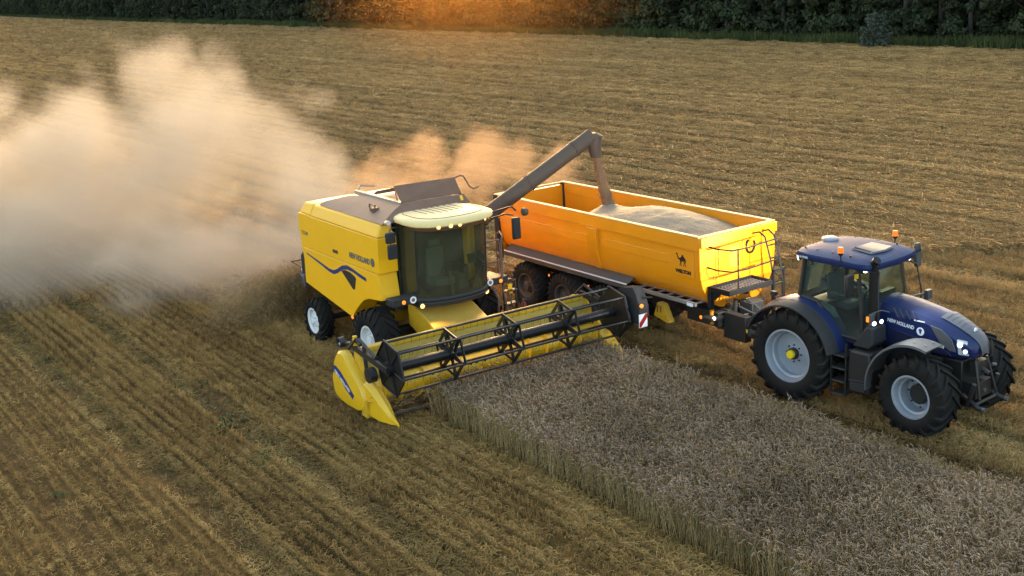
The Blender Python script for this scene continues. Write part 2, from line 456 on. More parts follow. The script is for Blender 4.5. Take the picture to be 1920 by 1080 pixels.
TRACKS = [(6.55, .36, .75), (8.75, .34, .7), (2.4, .35, .3), (4.4, .3, .25), (-3.2, .4, .6), (22.4, .5, .6), (25.0, .45, .55), (29.5, .5, .6), (33.6, .5, .5), (41.0, .6, .5), (47, .6, .4)]
# far edge of the field, left to right
EDGE = [(-330, 740), (-242, 594), (-96, 336), (2.1, 172), (45.2, 102.5), (80, 46), (100, 14)]
g = MB()
# near sheet with low ridges where the camera can see them, then flat sheets out to the horizon
def gz(s_, n_):
    x, y = RU.x * s_ + RN.x * n_, RU.y * s_ + RN.y * n_
    z = .05 * noise.noise((s_ * .09, n_ * .28, 0)) + .028 * noise.noise((s_ * .5, n_ * 1.1, 3))
    for nn, ww, st in TRACKS:
        d = abs(n_ - nn)
        if d < 1: z -= .055 * st * math.exp(-(d / (ww * .7)) ** 2)
    return z - .03
def gridsheet(s0, s1, n0, n1, ds, dn, f):
    ns, nn = int((s1 - s0) / ds), int((n1 - n0) / dn)
    vs = [(s0 + (s1 - s0) * i / ns, n0 + (n1 - n0) * j / nn, f(s0 + (s1 - s0) * i / ns, n0 + (n1 - n0) * j / nn)) for i in range(ns + 1) for j in range(nn + 1)]
    fs = [(i * (nn + 1) + j, (i + 1) * (nn + 1) + j, (i + 1) * (nn + 1) + j + 1, i * (nn + 1) + j + 1) for i in range(ns) for j in range(nn)]
    g.add(vs, fs)
def edgefade(s_, n_, s0, s1, n0, n1):
    return max(0, min(1, (s_ - s0) / 4, (s1 - s_) / 4, (n_ - n0) / 4, (n1 - n_) / 4))
S0, S1, N0, N1 = -66, 4, -16, 60
gridsheet(S0, S1, N0, N1, .5, .22, lambda s_, n_: gz(s_, n_) * edgefade(s_, n_, S0, S1, N0, N1))
BIG = 900
for (a, b, c, d) in ((-BIG, S0, -BIG, BIG), (S1, 300, -BIG, BIG), (S0, S1, -BIG, N0), (S0, S1, N1, BIG)):
    g.add([(a, c, 0), (b, c, 0), (b, d, 0), (a, d, 0)], [(0, 1, 2, 3)])
GROUND = stubble_ground_mat()
go_ = g.build('ground', GROUND, None, 180)
go_.rotation_euler = (0, 0, ROW)
tag(go_, 'stubble field of cut cereal with straw rows running to the wood', None, kind='structure')

# ---------- scatter helper: points + instances
def scatter(name, pts, variants):
    """pts: (x, y, z, rx, ry, rz, sx, sy, sz, variant)"""
    me = bpy.data.meshes.new(name)
    me.vertices.add(len(pts))
    me.vertices.foreach_set('co', [c for p in pts for c in p[0:3]])
    a = me.attributes.new('rot', 'FLOAT_VECTOR', 'POINT'); a.data.foreach_set('vector', [c for p in pts for c in p[3:6]])
    a = me.attributes.new('scl', 'FLOAT_VECTOR', 'POINT'); a.data.foreach_set('vector', [c for p in pts for c in p[6:9]])
    a = me.attributes.new('idx', 'INT', 'POINT'); a.data.foreach_set('value', [int(p[9]) for p in pts])
    o = bpy.data.objects.new(name, me); COL.objects.link(o)
    src = bpy.data.collections.new(name + '_source')
    for i, v in enumerate(variants):
        vo = bpy.data.objects.new('%s_piece_%02d' % (name, i), v); src.objects.link(vo)
    ng = bpy.data.node_groups.new(name, 'GeometryNodeTree')
    ng.interface.new_socket('Geometry', in_out='INPUT', socket_type='NodeSocketGeometry')
    ng.interface.new_socket('Geometry', in_out='OUTPUT', socket_type='NodeSocketGeometry')
    N, L = ng.nodes, ng.links
    gi, gout = N.new('NodeGroupInput'), N.new('NodeGroupOutput')
    m2p = N.new('GeometryNodeMeshToPoints')
    iop = N.new('GeometryNodeInstanceOnPoints'); ci = N.new('GeometryNodeCollectionInfo')
    ci.inputs['Collection'].default_value = src; ci.inputs['Separate Children'].default_value = True; ci.inputs['Reset Children'].default_value = True
    def attr(nm, t):
        q = N.new('GeometryNodeInputNamedAttribute'); q.data_type = t; q.inputs[0].default_value = nm
        return [s for s in q.outputs if s.enabled and s.name == 'Attribute'][0]
    iop.inputs['Pick Instance'].default_value = True
    L.new(gi.outputs[0], m2p.inputs[0]); L.new(m2p.outputs[0], iop.inputs['Points']); L.new(ci.outputs[0], iop.inputs['Instance'])
    L.new(attr('idx', 'INT'), iop.inputs['Instance Index']); L.new(attr('rot', 'FLOAT_VECTOR'), iop.inputs['Rotation']); L.new(attr('scl', 'FLOAT_VECTOR'), iop.inputs['Scale'])
    L.new(iop.outputs[0], gout.inputs[0])
    md = o.modifiers.new('scatter', 'NODES'); md.node_group = ng
    return o

def plant_mat(name, stops, rough=.85, hscale=None, trans=.0, wscale=.45, rows=False):
    m, n, p = nodes_of(name)
    N, L = n.nodes, n.links
    p.inputs['Roughness'].default_value = rough
    p.inputs['Specular IOR Level'].default_value = .2
    oi = N.new('ShaderNodeObjectInfo')
    r = N.new('ShaderNodeValToRGB')
    e = r.color_ramp.elements
    e[0].position, e[0].color = stops[0][0], (*stops[0][1], 1); e[1].position, e[1].color = stops[-1][0], (*stops[-1][1], 1)
    for pos, c in stops[1:-1]:
        q = e.new(pos); q.color = (*c, 1)
    geo = N.new('ShaderNodeNewGeometry')
    nz = N.new('ShaderNodeTexNoise'); nz.inputs['Scale'].default_value = wscale; nz.inputs['Detail'].default_value = 4
    if rows:
        mpa = N.new('ShaderNodeMapping'); mpa.inputs['Rotation'].default_value = (0, 0, -ROW); L.new(geo.outputs['Position'], mpa.inputs[0])
        mpb = N.new('ShaderNodeMapping'); mpb.inputs['Scale'].default_value = (.06, 2.4, 1); L.new(mpa.outputs[0], mpb.inputs[0]); L.new(mpb.outputs[0], nz.inputs['Vector'])
    else: L.new(geo.outputs['Position'], nz.inputs['Vector'])
    a = N.new('ShaderNodeMath'); a.operation = 'MULTIPLY_ADD'; L.new(oi.outputs['Random'], a.inputs[0]); a.inputs[1].default_value = .42 if rows else .55
    b = N.new('ShaderNodeMapRange'); b.inputs[1].default_value = .3; b.inputs[2].default_value = .7; b.inputs[3].default_value = 0; b.inputs[4].default_value = .45
    L.new(nz.outputs['Fac'], b.inputs[0]); L.new(b.outputs[0], a.inputs[2]); L.new(a.outputs[0], r.inputs[0])
    colr = r.outputs[0]
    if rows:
        # long rows across the right half: a darker strip every 1.7 m, broken up lengthwise, straw tone plus painted gap shade
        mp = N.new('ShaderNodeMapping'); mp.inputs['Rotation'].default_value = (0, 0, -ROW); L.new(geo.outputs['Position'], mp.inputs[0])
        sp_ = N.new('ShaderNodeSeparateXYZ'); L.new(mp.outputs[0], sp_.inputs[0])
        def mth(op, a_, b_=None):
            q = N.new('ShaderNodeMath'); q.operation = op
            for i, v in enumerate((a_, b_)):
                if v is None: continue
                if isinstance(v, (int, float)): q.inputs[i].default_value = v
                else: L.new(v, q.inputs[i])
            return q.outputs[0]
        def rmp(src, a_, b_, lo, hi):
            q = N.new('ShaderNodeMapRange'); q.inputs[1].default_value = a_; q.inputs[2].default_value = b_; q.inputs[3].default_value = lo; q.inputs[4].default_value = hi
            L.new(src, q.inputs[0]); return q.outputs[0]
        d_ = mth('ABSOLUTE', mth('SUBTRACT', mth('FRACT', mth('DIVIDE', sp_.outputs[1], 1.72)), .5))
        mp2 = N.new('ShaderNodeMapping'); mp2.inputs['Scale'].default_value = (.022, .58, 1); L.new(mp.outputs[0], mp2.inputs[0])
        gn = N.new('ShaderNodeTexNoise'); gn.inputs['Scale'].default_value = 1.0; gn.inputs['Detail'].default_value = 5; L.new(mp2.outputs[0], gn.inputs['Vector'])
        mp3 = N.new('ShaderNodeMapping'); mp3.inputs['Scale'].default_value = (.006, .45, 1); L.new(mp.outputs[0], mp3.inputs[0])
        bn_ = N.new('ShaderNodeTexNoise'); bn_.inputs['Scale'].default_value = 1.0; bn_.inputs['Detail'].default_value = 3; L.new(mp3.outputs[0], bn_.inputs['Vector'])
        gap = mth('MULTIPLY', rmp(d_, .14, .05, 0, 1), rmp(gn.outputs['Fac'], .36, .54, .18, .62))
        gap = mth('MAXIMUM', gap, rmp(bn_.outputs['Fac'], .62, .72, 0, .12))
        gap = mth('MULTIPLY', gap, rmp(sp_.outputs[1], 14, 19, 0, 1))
        # near left half: gap shade painted between drill rows, plus wheel tracks
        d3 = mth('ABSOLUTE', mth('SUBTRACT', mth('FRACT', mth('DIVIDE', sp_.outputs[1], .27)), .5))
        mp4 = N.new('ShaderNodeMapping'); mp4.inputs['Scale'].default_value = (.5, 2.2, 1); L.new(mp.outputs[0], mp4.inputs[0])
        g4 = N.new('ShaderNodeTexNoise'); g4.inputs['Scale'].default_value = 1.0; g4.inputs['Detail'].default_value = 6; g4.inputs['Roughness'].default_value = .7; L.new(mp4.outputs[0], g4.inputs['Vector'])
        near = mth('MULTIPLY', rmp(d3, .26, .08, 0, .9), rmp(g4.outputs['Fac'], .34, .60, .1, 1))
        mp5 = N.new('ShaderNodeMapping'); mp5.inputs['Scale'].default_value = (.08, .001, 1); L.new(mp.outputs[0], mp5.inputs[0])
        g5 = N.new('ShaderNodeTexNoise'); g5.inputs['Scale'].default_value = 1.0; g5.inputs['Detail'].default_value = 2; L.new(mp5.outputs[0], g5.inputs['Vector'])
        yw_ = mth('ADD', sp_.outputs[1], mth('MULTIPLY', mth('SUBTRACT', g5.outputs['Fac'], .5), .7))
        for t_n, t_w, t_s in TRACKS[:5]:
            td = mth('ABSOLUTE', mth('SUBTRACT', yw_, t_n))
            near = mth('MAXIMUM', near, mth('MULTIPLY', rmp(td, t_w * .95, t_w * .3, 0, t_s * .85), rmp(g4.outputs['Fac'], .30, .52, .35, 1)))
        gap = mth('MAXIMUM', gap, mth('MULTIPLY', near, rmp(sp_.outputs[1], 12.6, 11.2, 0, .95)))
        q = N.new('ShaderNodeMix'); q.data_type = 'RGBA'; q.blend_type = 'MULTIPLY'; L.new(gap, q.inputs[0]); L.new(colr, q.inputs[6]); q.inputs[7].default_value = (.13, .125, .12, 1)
        # the left half is slightly darker and yellower than the right
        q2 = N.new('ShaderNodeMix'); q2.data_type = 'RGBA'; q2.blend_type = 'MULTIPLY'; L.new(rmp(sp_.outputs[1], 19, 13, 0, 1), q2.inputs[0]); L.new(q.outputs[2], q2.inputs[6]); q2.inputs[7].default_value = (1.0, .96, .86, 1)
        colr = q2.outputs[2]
    L.new(colr, p.inputs['Base Color'])
    if trans:
        p.inputs['Subsurface Weight'].default_value = 0
    return m

# ---------- stubble and loose straw
vr = random.Random(11)
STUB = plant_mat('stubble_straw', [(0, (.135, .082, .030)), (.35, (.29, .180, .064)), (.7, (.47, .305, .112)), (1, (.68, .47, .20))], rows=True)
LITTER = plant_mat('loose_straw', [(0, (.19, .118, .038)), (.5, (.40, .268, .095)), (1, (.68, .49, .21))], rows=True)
def blade(mb, a, b, w, kink=None, r=vr):
    """a thin three-sided straw"""
    pts = [Vector(a)] + ([Vector(kink)] if kink else []) + [Vector(b)]
    mb.path(pts, [w] * (len(pts) - 1) + [w * .7], 3, False)
stub_v = []
for k in range(8):
    b = MB()
    for q in range(8):
        x, y = vr.gauss(0, .040), vr.gauss(0, .012)
        h = vr.uniform(.08, .17)
        t = Vector((vr.gauss(0, .025), vr.gauss(0, .022), h))
        blade(b, (x, y, -.02), Vector((x, y, 0)) + t, .0036)
    for q in range(3):
        a = vr.uniform(0, pi); l = vr.uniform(.03, .08); x, y, z = vr.gauss(0, .06), vr.gauss(0, .05), vr.uniform(.02, .09)
        blade(b, (x - cos(a) * l, y - sin(a) * l, z), (x + cos(a) * l, y + sin(a) * l, z + vr.uniform(-.04, .05)), .0034)
    stub_v.append(b.mesh('stubble_tuft', STUB, 60))
lit_v = []
for k in range(6):
    b = MB()
    for q in range(18):
        a = vr.gauss(0, .9); l = vr.uniform(.025, .085); x, y, z = vr.gauss(0, .13), vr.gauss(0, .10), vr.uniform(.01, .12)
        p0, p1 = Vector((x - cos(a) * l, y - sin(a) * l, z + vr.uniform(-.03, .02))), Vector((x + cos(a) * l, y + sin(a) * l, z + vr.uniform(-.03, .02)))
        blade(b, p0, p1, .0038, (p0 + p1) / 2 + Vector((0, 0, vr.uniform(.0, .04))))
    lit_v.append(b.mesh('straw_wisp', LITTER, 60))
def in_view(x, y, mx=1.12, add=2.5):
    return y > 11.5 and abs(x) < y * .4348 * mx + add
def wheat_zone(s_, n_): return (12.02 < n_ < 16.75) and s_ > -22.4
TRK = [(t[0], t[1], t[2]) for t in TRACKS]
pts_s, pts_l = [], []
PER = 1.72
def gap_row(s_, n_):
    r_ = math.floor(n_ / PER)
    f = n_ / PER - r_
    if abs(f - .5) > .105 + .05 * noise.noise((r_ * 3.3, s_ * .15, 8)): return False
    return noise.noise((s_ * .055, r_ * 7.7, 3)) + .55 * noise.noise((s_ * .5, r_ * 3.1, 6)) > -.22 + .4 * noise.noise((r_ * 1.9, 2, 2))
pr = random.Random(21)
# dense near rows
n_ = -15.0
while n_ < 44:
    n_ += .23 if n_ < 6.2 else .15
    s_ = -50.0
    while s_ < -1:
        d_ = -(s_ * RU.y + n_ * RN.y) if False else 0
        s_ += .072
        x, y = RU.x * s_ + RN.x * n_, RU.y * s_ + RN.y * n_
        if y > 46 or not in_view(x, y): continue
        far = y > 30
        if far and pr.random() < (y - 30) / 26: continue
        if wheat_zone(s_, n_): continue
        k = 1.0; kst = 0
        for nn, ww, st in TRK:
            if abs(n_ - nn + .25 * noise.noise((s_ * .25, nn, 0))) < ww and pr.random() < .95: k = .22 if st > .4 else .55; kst = max(kst, min(1, st * 1.4))
        hn = noise.noise((s_ * .35, n_ * .8, 7))
        if k < 1 and pr.random() < .80 * kst: continue
        if hn > .34 and pr.random() < .5: continue
        sw_ = noise.noise((s_ * .03, n_ * .62, 4))
        if n_ > 17 and gap_row(s_, n_):
            k *= .4
            if pr.random() < .8: continue
        if n_ < 6.2: k *= .62
        jn = n_ + pr.gauss(0, .018); js = s_ + pr.gauss(0, .03)
        x, y = RU.x * js + RN.x * jn, RU.y * js + RN.y * jn
        e = pr.uniform(.8, 1.15) * (1.25 if far else 1)
        pts_s.append((x, y, gz(js, jn) * edgefade(js, jn, S0, S1, N0, N1), pr.gauss(0, .18), pr.gauss(0, .18), ROW + pr.gauss(0, .4) + (pi if pr.random() < .5 else 0), e, e, e * k * pr.uniform(.75, 1.2), pr.randrange(8)))
# loose straw, thicker along old swaths
for _ in range(56000):
    y = 11.5 + 36 * (pr.random() ** 1.1); x = pr.uniform(-1, 1) * (y * .4348 * 1.12 + 2.5)
    s_, nn_ = rs((x, y)), rn((x, y))
    if wheat_zone(s_, nn_): continue
    q = noise.noise((s_ * .22, nn_ * .9, 2)) + .5 * noise.noise((s_ * .9, nn_ * 1.6, 9))
    if q < pr.uniform(-.55, .15): continue
    if nn_ < 6.2 and pr.random() < .82: continue
    if nn_ > 17 and pr.random() < .4: continue
    e = pr.uniform(.7, 1.2)
    pts_l.append((x, y, gz(s_, nn_) * edgefade(s_, nn_, S0, S1, N0, N1) + pr.uniform(0, .03), pr.gauss(0, .15), pr.gauss(0, .15), pr.uniform(0, 2 * pi), e, e, e, pr.randrange(6)))
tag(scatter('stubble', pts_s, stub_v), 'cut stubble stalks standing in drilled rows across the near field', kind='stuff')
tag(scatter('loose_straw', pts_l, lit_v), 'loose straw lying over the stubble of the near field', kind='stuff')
# farther field: bigger coarse tufts, thinning with distance
far_v = []
for k in range(5):
    b = MB()
    for q in range(16):
        x, y = vr.gauss(0, .22), vr.gauss(0, .07)
        h = vr.uniform(.10, .20)
        b.path([(x, y, -.02), (x + vr.gauss(0, .05), y + vr.gauss(0, .05), h)], [.012, .008], 3, False)
    for q in range(7):
        a = vr.gauss(0, .7); l = vr.uniform(.1, .25); x, y, z = vr.gauss(0, .2), vr.gauss(0, .12), vr.uniform(.05, .15)
        b.path([(x - cos(a) * l, y - sin(a) * l, z), (x + cos(a) * l, y + sin(a) * l, z)], .010, 3, False)
    far_v.append(b.mesh('far_stubble_tuft', STUB, 60))
pts_f = []
for _ in range(175000):
    y = 36 + 540 * pr.random() ** 3.2; x = pr.uniform(-1, 1) * (y * .4348 * 1.1 + 2)
    s_, nn_ = rs((x, y)), rn((x, y))
    nn_ = round(nn_ / .5) * .5 + pr.gauss(0, .06)
    x, y = RU.x * s_ + RN.x * nn_, RU.y * s_ + RN.y * nn_
    if gap_row(s_, nn_) and pr.random() < .9: continue
    if noise.noise((s_ * .01, nn_ * .4, 4)) < pr.uniform(-.9, -.4): continue
    # stop at the wood edge
    if y > 172 - 1.612 * (x - 2.1) - 2 or y > 172 - 1.672 * (x - 2.1) - 2: continue
    e = pr.uniform(.8, 1.3) * (1 + max(0, y - 70) / 130)
    pts_f.append((x, y, 0, pr.gauss(0, .1), pr.gauss(0, .1), ROW + pr.gauss(0, .3), e, e, e, pr.randrange(5)))
tag(scatter('far_stubble', pts_f, far_v), 'stubble rows of the far half of the field', kind='stuff')

# ---------- weeds in the wheel tracks
WEED = plant_mat('weed_green', [(0, (.034, .042, .010)), (.6, (.055, .068, .015)), (1, (.09, .10, .028))])
wd_v = []
for k in range(4):
    b = MB()
    for q in range(16):
        a = vr.uniform(0, 2 * pi); l = vr.uniform(.05, .13); w = vr.uniform(.008, .018)
        p1 = Vector((cos(a) * l * .5, sin(a) * l * .5, l * .7)); p2 = Vector((cos(a) * l, sin(a) * l, l * .55)); sd_ = Vector((-sin(a), cos(a), 0)) * w
        b.add([(0, 0, 0), p1 - sd_, p2, p1 + sd_], [(0, 1, 2, 3)])
    wd_v.append(b.mesh('weed_tuft', WEED, 60))
pts_w = []
for _ in range(1300):
    t = TRK[pr.randrange(len(TRK))]; s_ = pr.uniform(-50, -2); nn_ = t[0] + pr.gauss(0, .25)
    x, y = RU.x * s_ + RN.x * nn_, RU.y * s_ + RN.y * nn_
    if not in_view(x, y) or y > 50 or wheat_zone(s_, nn_): continue
    if noise.noise((s_ * .5, t[0], 0)) < .12: continue
    e = pr.uniform(.7, 1.6)
    pts_w.append((x, y, gz(s_, nn_), 0, 0, pr.uniform(0, 6.28), e, e, e, pr.randrange(4)))
for _ in range(110):   # a few green clumps elsewhere
    cx_, cyy = pr.choice([(-2.3, 16.2), (-6.4, 24.5), (14.3, 39.5), (-5.2, 22.2), (-8.2, 27.0), (1.4, 14.8)])
    x, y = cx_ + pr.gauss(0, .25), cyy + pr.gauss(0, .35)
    s_, nn_ = rs((x, y)), rn((x, y))
    e = pr.uniform(.8, 1.8)
    pts_w.append((x, y, gz(s_, nn_), 0, 0, pr.uniform(0, 6.28), e, e, e, pr.randrange(4)))
tag(scatter('weeds', pts_w, wd_v), 'low green weeds in the wheel tracks of the stubble', kind='stuff')

# ---------- standing wheat
WST = plant_mat('wheat_straw', [(0, (.23, .15, .055)), (.5, (.40, .27, .105)), (1, (.55, .40, .18))])
WEAR = plant_mat('wheat_ear', [(0, (.105, .074, .046)), (.35, (.185, .130, .082)), (.7, (.27, .195, .125)), (1, (.41, .31, .205))])
WLF = plant_mat('wheat_leaf', [(0, (.085, .085, .036)), (.4, (.18, .145, .065)), (1, (.30, .22, .11))])
wv_ = []
wr = random.Random(5)
for k in range(14):
    b = MB(); fe_, fm = [], []
    for q in range(6):
        x, y = wr.gauss(0, .055), wr.gauss(0, .055)
        h = wr.gauss(.70, .05)
        a = wr.uniform(0, 2 * pi) if wr.random() < .6 else wr.gauss(2.3, .6)
        lean = wr.uniform(.02, .12)
        d = Vector((cos(a), sin(a), 0))
        p0 = Vector((x, y, -.02)); p1 = p0 + d * lean * .35 + Vector((0, 0, h * .6)); p2 = p0 + d * lean + Vector((0, 0, h))
        bend = wr.uniform(.2, 2.4)
        n0 = len(b.f)
        b.path([p0, p1, p2], [.0032, .003, .0024], 3, False)
        # drooping neck and ear
        L_ = wr.uniform(.075, .10)
        dirv = Vector((0, 0, 1)) * cos(bend * .5) + d * sin(bend * .5)
        p3 = p2 + dirv * .05
        dv2 = Vector((0, 0, 1)) * cos(bend) + d * sin(bend)
        p4 = p3 + dv2 * L_ * .5
        dv3 = Vector((0, 0, 1)) * cos(bend + .3) + d * sin(bend + .3)
        p5 = p4 + dv3 * L_ * .5
        b.path([p2, p3], [.0024, .0022], 3, False)
        fm += [0] * (len(b.f) - n0); n0 = len(b.f)
        b.path([p3, p3.lerp(p4, .35), p4, p4.lerp(p5, .6), p5], [.003, .0085, .0095, .008, .002], 5, False)
        for w in range(5):   # short awns
            pa = p3.lerp(p5, .3 + .17 * w); aa = wr.uniform(0, 6.28)
            pe = pa + dv3 * .055 + Vector((cos(aa), sin(aa), sin(aa * 2))) * .022
            sd_ = Vector((cos(aa + 1.5), sin(aa + 1.5), .2)) * .0016
            b.add([pa - sd_, pa + sd_, pe], [(0, 1, 2)])
        fm += [1] * (len(b.f) - n0); n0 = len(b.f)
        for w in range(2):
            hz = h * wr.uniform(.45, .92); aa = wr.uniform(0, 6.28); ll = wr.uniform(.10, .22)
            pa = p0.lerp(p2, hz / h); dd = Vector((cos(aa), sin(aa), 0))
            pm = pa + dd * ll * .5 + Vector((0, 0, wr.uniform(.0, .07))); pe = pa + dd * ll + Vector((0, 0, -wr.uniform(.02, .12)))
            sd_ = Vector((-sin(aa), cos(aa), 0)) * .005
            b.add([pa - sd_, pa + sd_, pm + sd_ * 1.2, pm - sd_ * 1.2, pe], [(0, 1, 2, 3), (3, 2, 4)])
        fm += [2] * (len(b.f) - n0)
    me = bpy.data.meshes.new('wheat_clump'); me.from_pydata(b.v, [], b.f)
    for m_x in (WST, WEAR, WLF): me.materials.append(m_x)
    me.polygons.foreach_set('material_index', fm); me.polygons.foreach_set('use_smooth', [True] * len(me.polygons)); me.update()
    wv_.append(me)
pts_h = []
s_ = -22.2
while s_ < -3.2:
    s_ += .096
    n_ = 12.02
    while n_ < 16.72:
        n_ += .125
        js, jn = s_ + pr.gauss(0, .03), n_ + pr.gauss(0, .022)
        edge_l = 12.08 + .10 * noise.noise((js * .8, 0, 3)); edge_r = 16.65 + .12 * noise.noise((js * .7, 4, 3))
        if jn < edge_l or jn > edge_r: continue
        # cut line under the reel: the header is turned a little against the rows
        x, y = RU.x * js + RN.x * jn, RU.y * js + RN.y * jn
        lx = (x - CPX) * cos(CPA) + (y - CPY) * sin(CPA)
        if lx < 3.46 + .05 * noise.noise((jn * 2, 1, 1)): continue
        if not in_view(x, y, 1.15, 3): continue
        hs = 1.0 + .12 * noise.noise((js * .5, jn * .5, 6)) + .07 * noise.noise((js * 1.6, jn * 1.6, 2))
        tx = .05 * noise.noise((js * .3, jn * .3, 12)) + pr.gauss(0, .10); ty = .05 * noise.noise((js * .3, jn * .3, 22)) + pr.gauss(0, .10)
        pts_h.append((x, y, -.03, tx, ty, pr.uniform(-.6, .6) if pr.random() < .7 else pr.uniform(0, 6.28), 1, 1, hs * pr.uniform(.93, 1.07), pr.randrange(14)))
tag(scatter('wheat', pts_h, wv_), 'standing strip of ripe uncut wheat in front of the combine header', kind='stuff')
# ================================================================ COMBINE HARVESTER
CP = (-2.128, 28.252, radians(-57.29))
cb = empty('combine_harvester', (CP[0], CP[1], 0), CP[2])
tag(cb, 'yellow combine harvester with a lit cream cab roof, unloading grain while cutting the wheat', 'combine harvester')

# wheels: big drive wheels in front, small steered ones behind
for s in (-1, 1):
    wheel(cb, (0.0, s * 1.45, 0.8), 0.80, 0.62, 0.36, s, RIMW, RUB, 20, 0.05, dish=0.16, hub=(0.13, 0.05, RIMW))
    wheel(cb, (-3.33, s * 1.50, 0.59), 0.59, 0.42, 0.315, s, RIMW, RUB, 16, 0.045, dish=0.08, hub=(0.09, 0.04, RIMW))
MB().box((-0.14, -1.2, 0.62), (0.14, 1.2, 0.98)).build('axle', BLK, cb, bevel=.02)
MB().path([(-3.33, -1.3, .59), (-3.33, 1.3, .59)], 0.09, 10).box((-3.5, -.5, .5), (-3.15, .5, .75)).build('axle', BLK, cb, bevel=.02)

# dark inner body and sieve box
MB().box((-3.85, -1.0, 1.45), (0.2, 1.0, 3.55)).build('inner_body', BLK, cb)
MB().prism([(-3.75, 1.25), (-3.9, 1.55), (-0.6, 1.55), (-0.6, 0.95), (-2.2, 0.85)], -0.92, 0.92).build('sieve_box', YELH, cb, bevel=.02)
MB().path([(-1.9, -1.05, 1.05), (-1.9, -1.05, .82)], .07, 8).box((-2.2, -1.1, .7), (-1.3, -.95, .92)).build('toolbox', BLK, cb, bevel=.02)
lamp_disc('marker_lamp', (-2.02, -1.14, .86), .05, (0.2, -1, 0), LAMPO, cb)

# side panels, built as separate pressings with open seams
for s in (-1, 1):
    Y0, Y1 = s * 0.98, s * 1.5
    low = [(-3.98, 1.50), (-3.90, 2.485), (0.40, 2.515), (0.50, 1.88), (0.10, 1.83), (-0.18, 1.80), (-0.48, 1.70), (-0.75, 1.52), (-0.98, 1.34), (-1.16, 1.16), (-1.35, 1.13)]
    MB().prism(low, Y0, Y1).build('lower_side_panel', YEL, cb, bevel=.016, seg=2)
    upf = [(-3.30, 2.497), (0.40, 2.527), (0.50, 2.535), (0.53, 3.40), (-3.30, 3.405)]
    MB().prism(upf, Y0, Y1).build('upper_side_panel', YEL, cb, bevel=.016, seg=2)
    upr = [(-4.0, 2.492), (-3.312, 2.497), (-3.312, 3.405), (-4.10, 3.40), (-4.16, 2.9)]
    MB().prism(upr, Y0, Y1 - s * 0.03).build('rear_side_panel', YEL, cb, bevel=.016, seg=2)
    # sloped dusty shoulder above the panel
    A = [(-3.30, s * 1.49, 3.41), (0.53, s * 1.49, 3.405), (0.50, s * 1.02, 3.41), (-3.30, s * 1.02, 3.41),
         (-3.30, s * 1.33, 3.70), (0.42, s * 1.33, 3.70), (0.40, s * 1.02, 3.70), (-3.30, s * 1.02, 3.70)]
    MB().hexa(A).build('shoulder_panel', YEL, cb, bevel=.045, seg=3)
    # air inlet, recessed latch and the front corner pillar
    MB().prism([(-1.62, 2.26), (-1.38, 2.31), (-1.1, 2.30), (-0.87, 2.24), (-0.80, 2.20), (-0.92, 1.90), (-1.0, 1.88)], s * 1.495, s * 1.512).build('air_inlet', BLK, cb)
    MB().box((-2.02, min(s * 1.498, s * 1.51), 2.66), (-1.72, max(s * 1.498, s * 1.51), 2.75)).build('panel_latch', mat('latch_brown', (0.10, 0.035, 0.015), .5), cb, bevel=.01)
# blue swoosh stripe on the near lower panel
pts = [(-3.72, 2.35), (-3.0, 2.24), (-2.35, 2.13), (-2.1, 2.12), (-1.85, 2.20), (-1.55, 2.34), (-1.25, 2.40), (-0.95, 2.38), (-0.6, 2.32), (-0.22, 2.27)]
st = MB()
for i in range(len(pts) - 1):
    (a, b), (c, d) = pts[i], pts[i + 1]
    w0 = .02 + .035 * min(1, i / 3) * (1 if i < 7 else .7); w1 = .02 + .035 * min(1, (i + 1) / 3) * (1 if i + 1 < 7 else .7)
    st.add([(a, -1.504, b - w0), (c, -1.504, d - w1), (c, -1.504, d + w1), (a, -1.504, b + w0)], [(0, 1, 2, 3)])
st.build('stripe', BLUED, cb)
lettering('lettering', 'NEW HOLLAND', 0.19, LETG, cb, (-1.06, -1.503, 2.70), (1, 0, 0.0), (0, 0, 1), bold=.012, sx=0.80)
lg = MB().disc((0.20, -1.503, 2.775), 0.11, (0, -1, 0), 18)
lg.build('emblem', LETG, cb)
lettering('lettering', 'TC5.90', 0.13, LETG, cb, (-3.98, -1.473, 2.84), (1, 0, 0.0), (0, 0, 1), bold=.004)
# rear roof, straw hood with rubber curtain, chaff spreader
MB().loft([[(-4.12, -1.42, 3.40), (-4.12, 1.42, 3.40), (-4.02, 1.28, 3.66), (-4.02, -1.28, 3.66)],
           [(-3.32, -1.47, 3.41), (-3.32, 1.47, 3.41), (-3.32, 1.33, 3.71), (-3.32, -1.33, 3.71)]]).build('rear_shoulder', YEL, cb, bevel=.04, seg=3)
MB().prism([(-4.02, 3.66), (-3.3, 3.72), (-2.6, 3.76), (-1.8, 3.76), (-1.8, 3.5), (-4.02, 3.4)], -1.05, 1.05).build('rear_roof', ROOFP, cb, bevel=.03)
MB().prism([(-4.15, 3.38), (-4.18, 2.5), (-3.95, 1.5), (-3.8, 1.5), (-3.8, 3.38)], -1.44, 1.44).build('rear_panel', YEL, cb, bevel=.04)
MB().prism([(-4.02, 2.45), (-4.45, 2.15), (-4.48, 1.62), (-4.25, 1.45), (-3.95, 1.48)], -0.95, -1.38).build('straw_hood', DKGREY, cb, bevel=.02)
MB().prism([(-4.02, 2.45), (-4.45, 2.15), (-4.48, 1.62), (-4.25, 1.45), (-3.95, 1.48)], 0.95, 1.38).build('straw_hood', DKGREY, cb, bevel=.02)
sp = MB().prism([(-4.2, -1.45), (-5.0, -1.2), (-5.05, 1.2), (-4.2, 1.45)], 1.52, 1.64, 'z').prism([(-4.2, -1.45), (-5.0, -1.25), (-5.0, -1.17), (-4.2, -1.36)], 1.30, 1.54, 'z')
spo = sp.build('chaff_spreader', mat('purple_grey_plate', (0.07, 0.062, 0.08), .6, dust=.3), cb, bevel=.015)
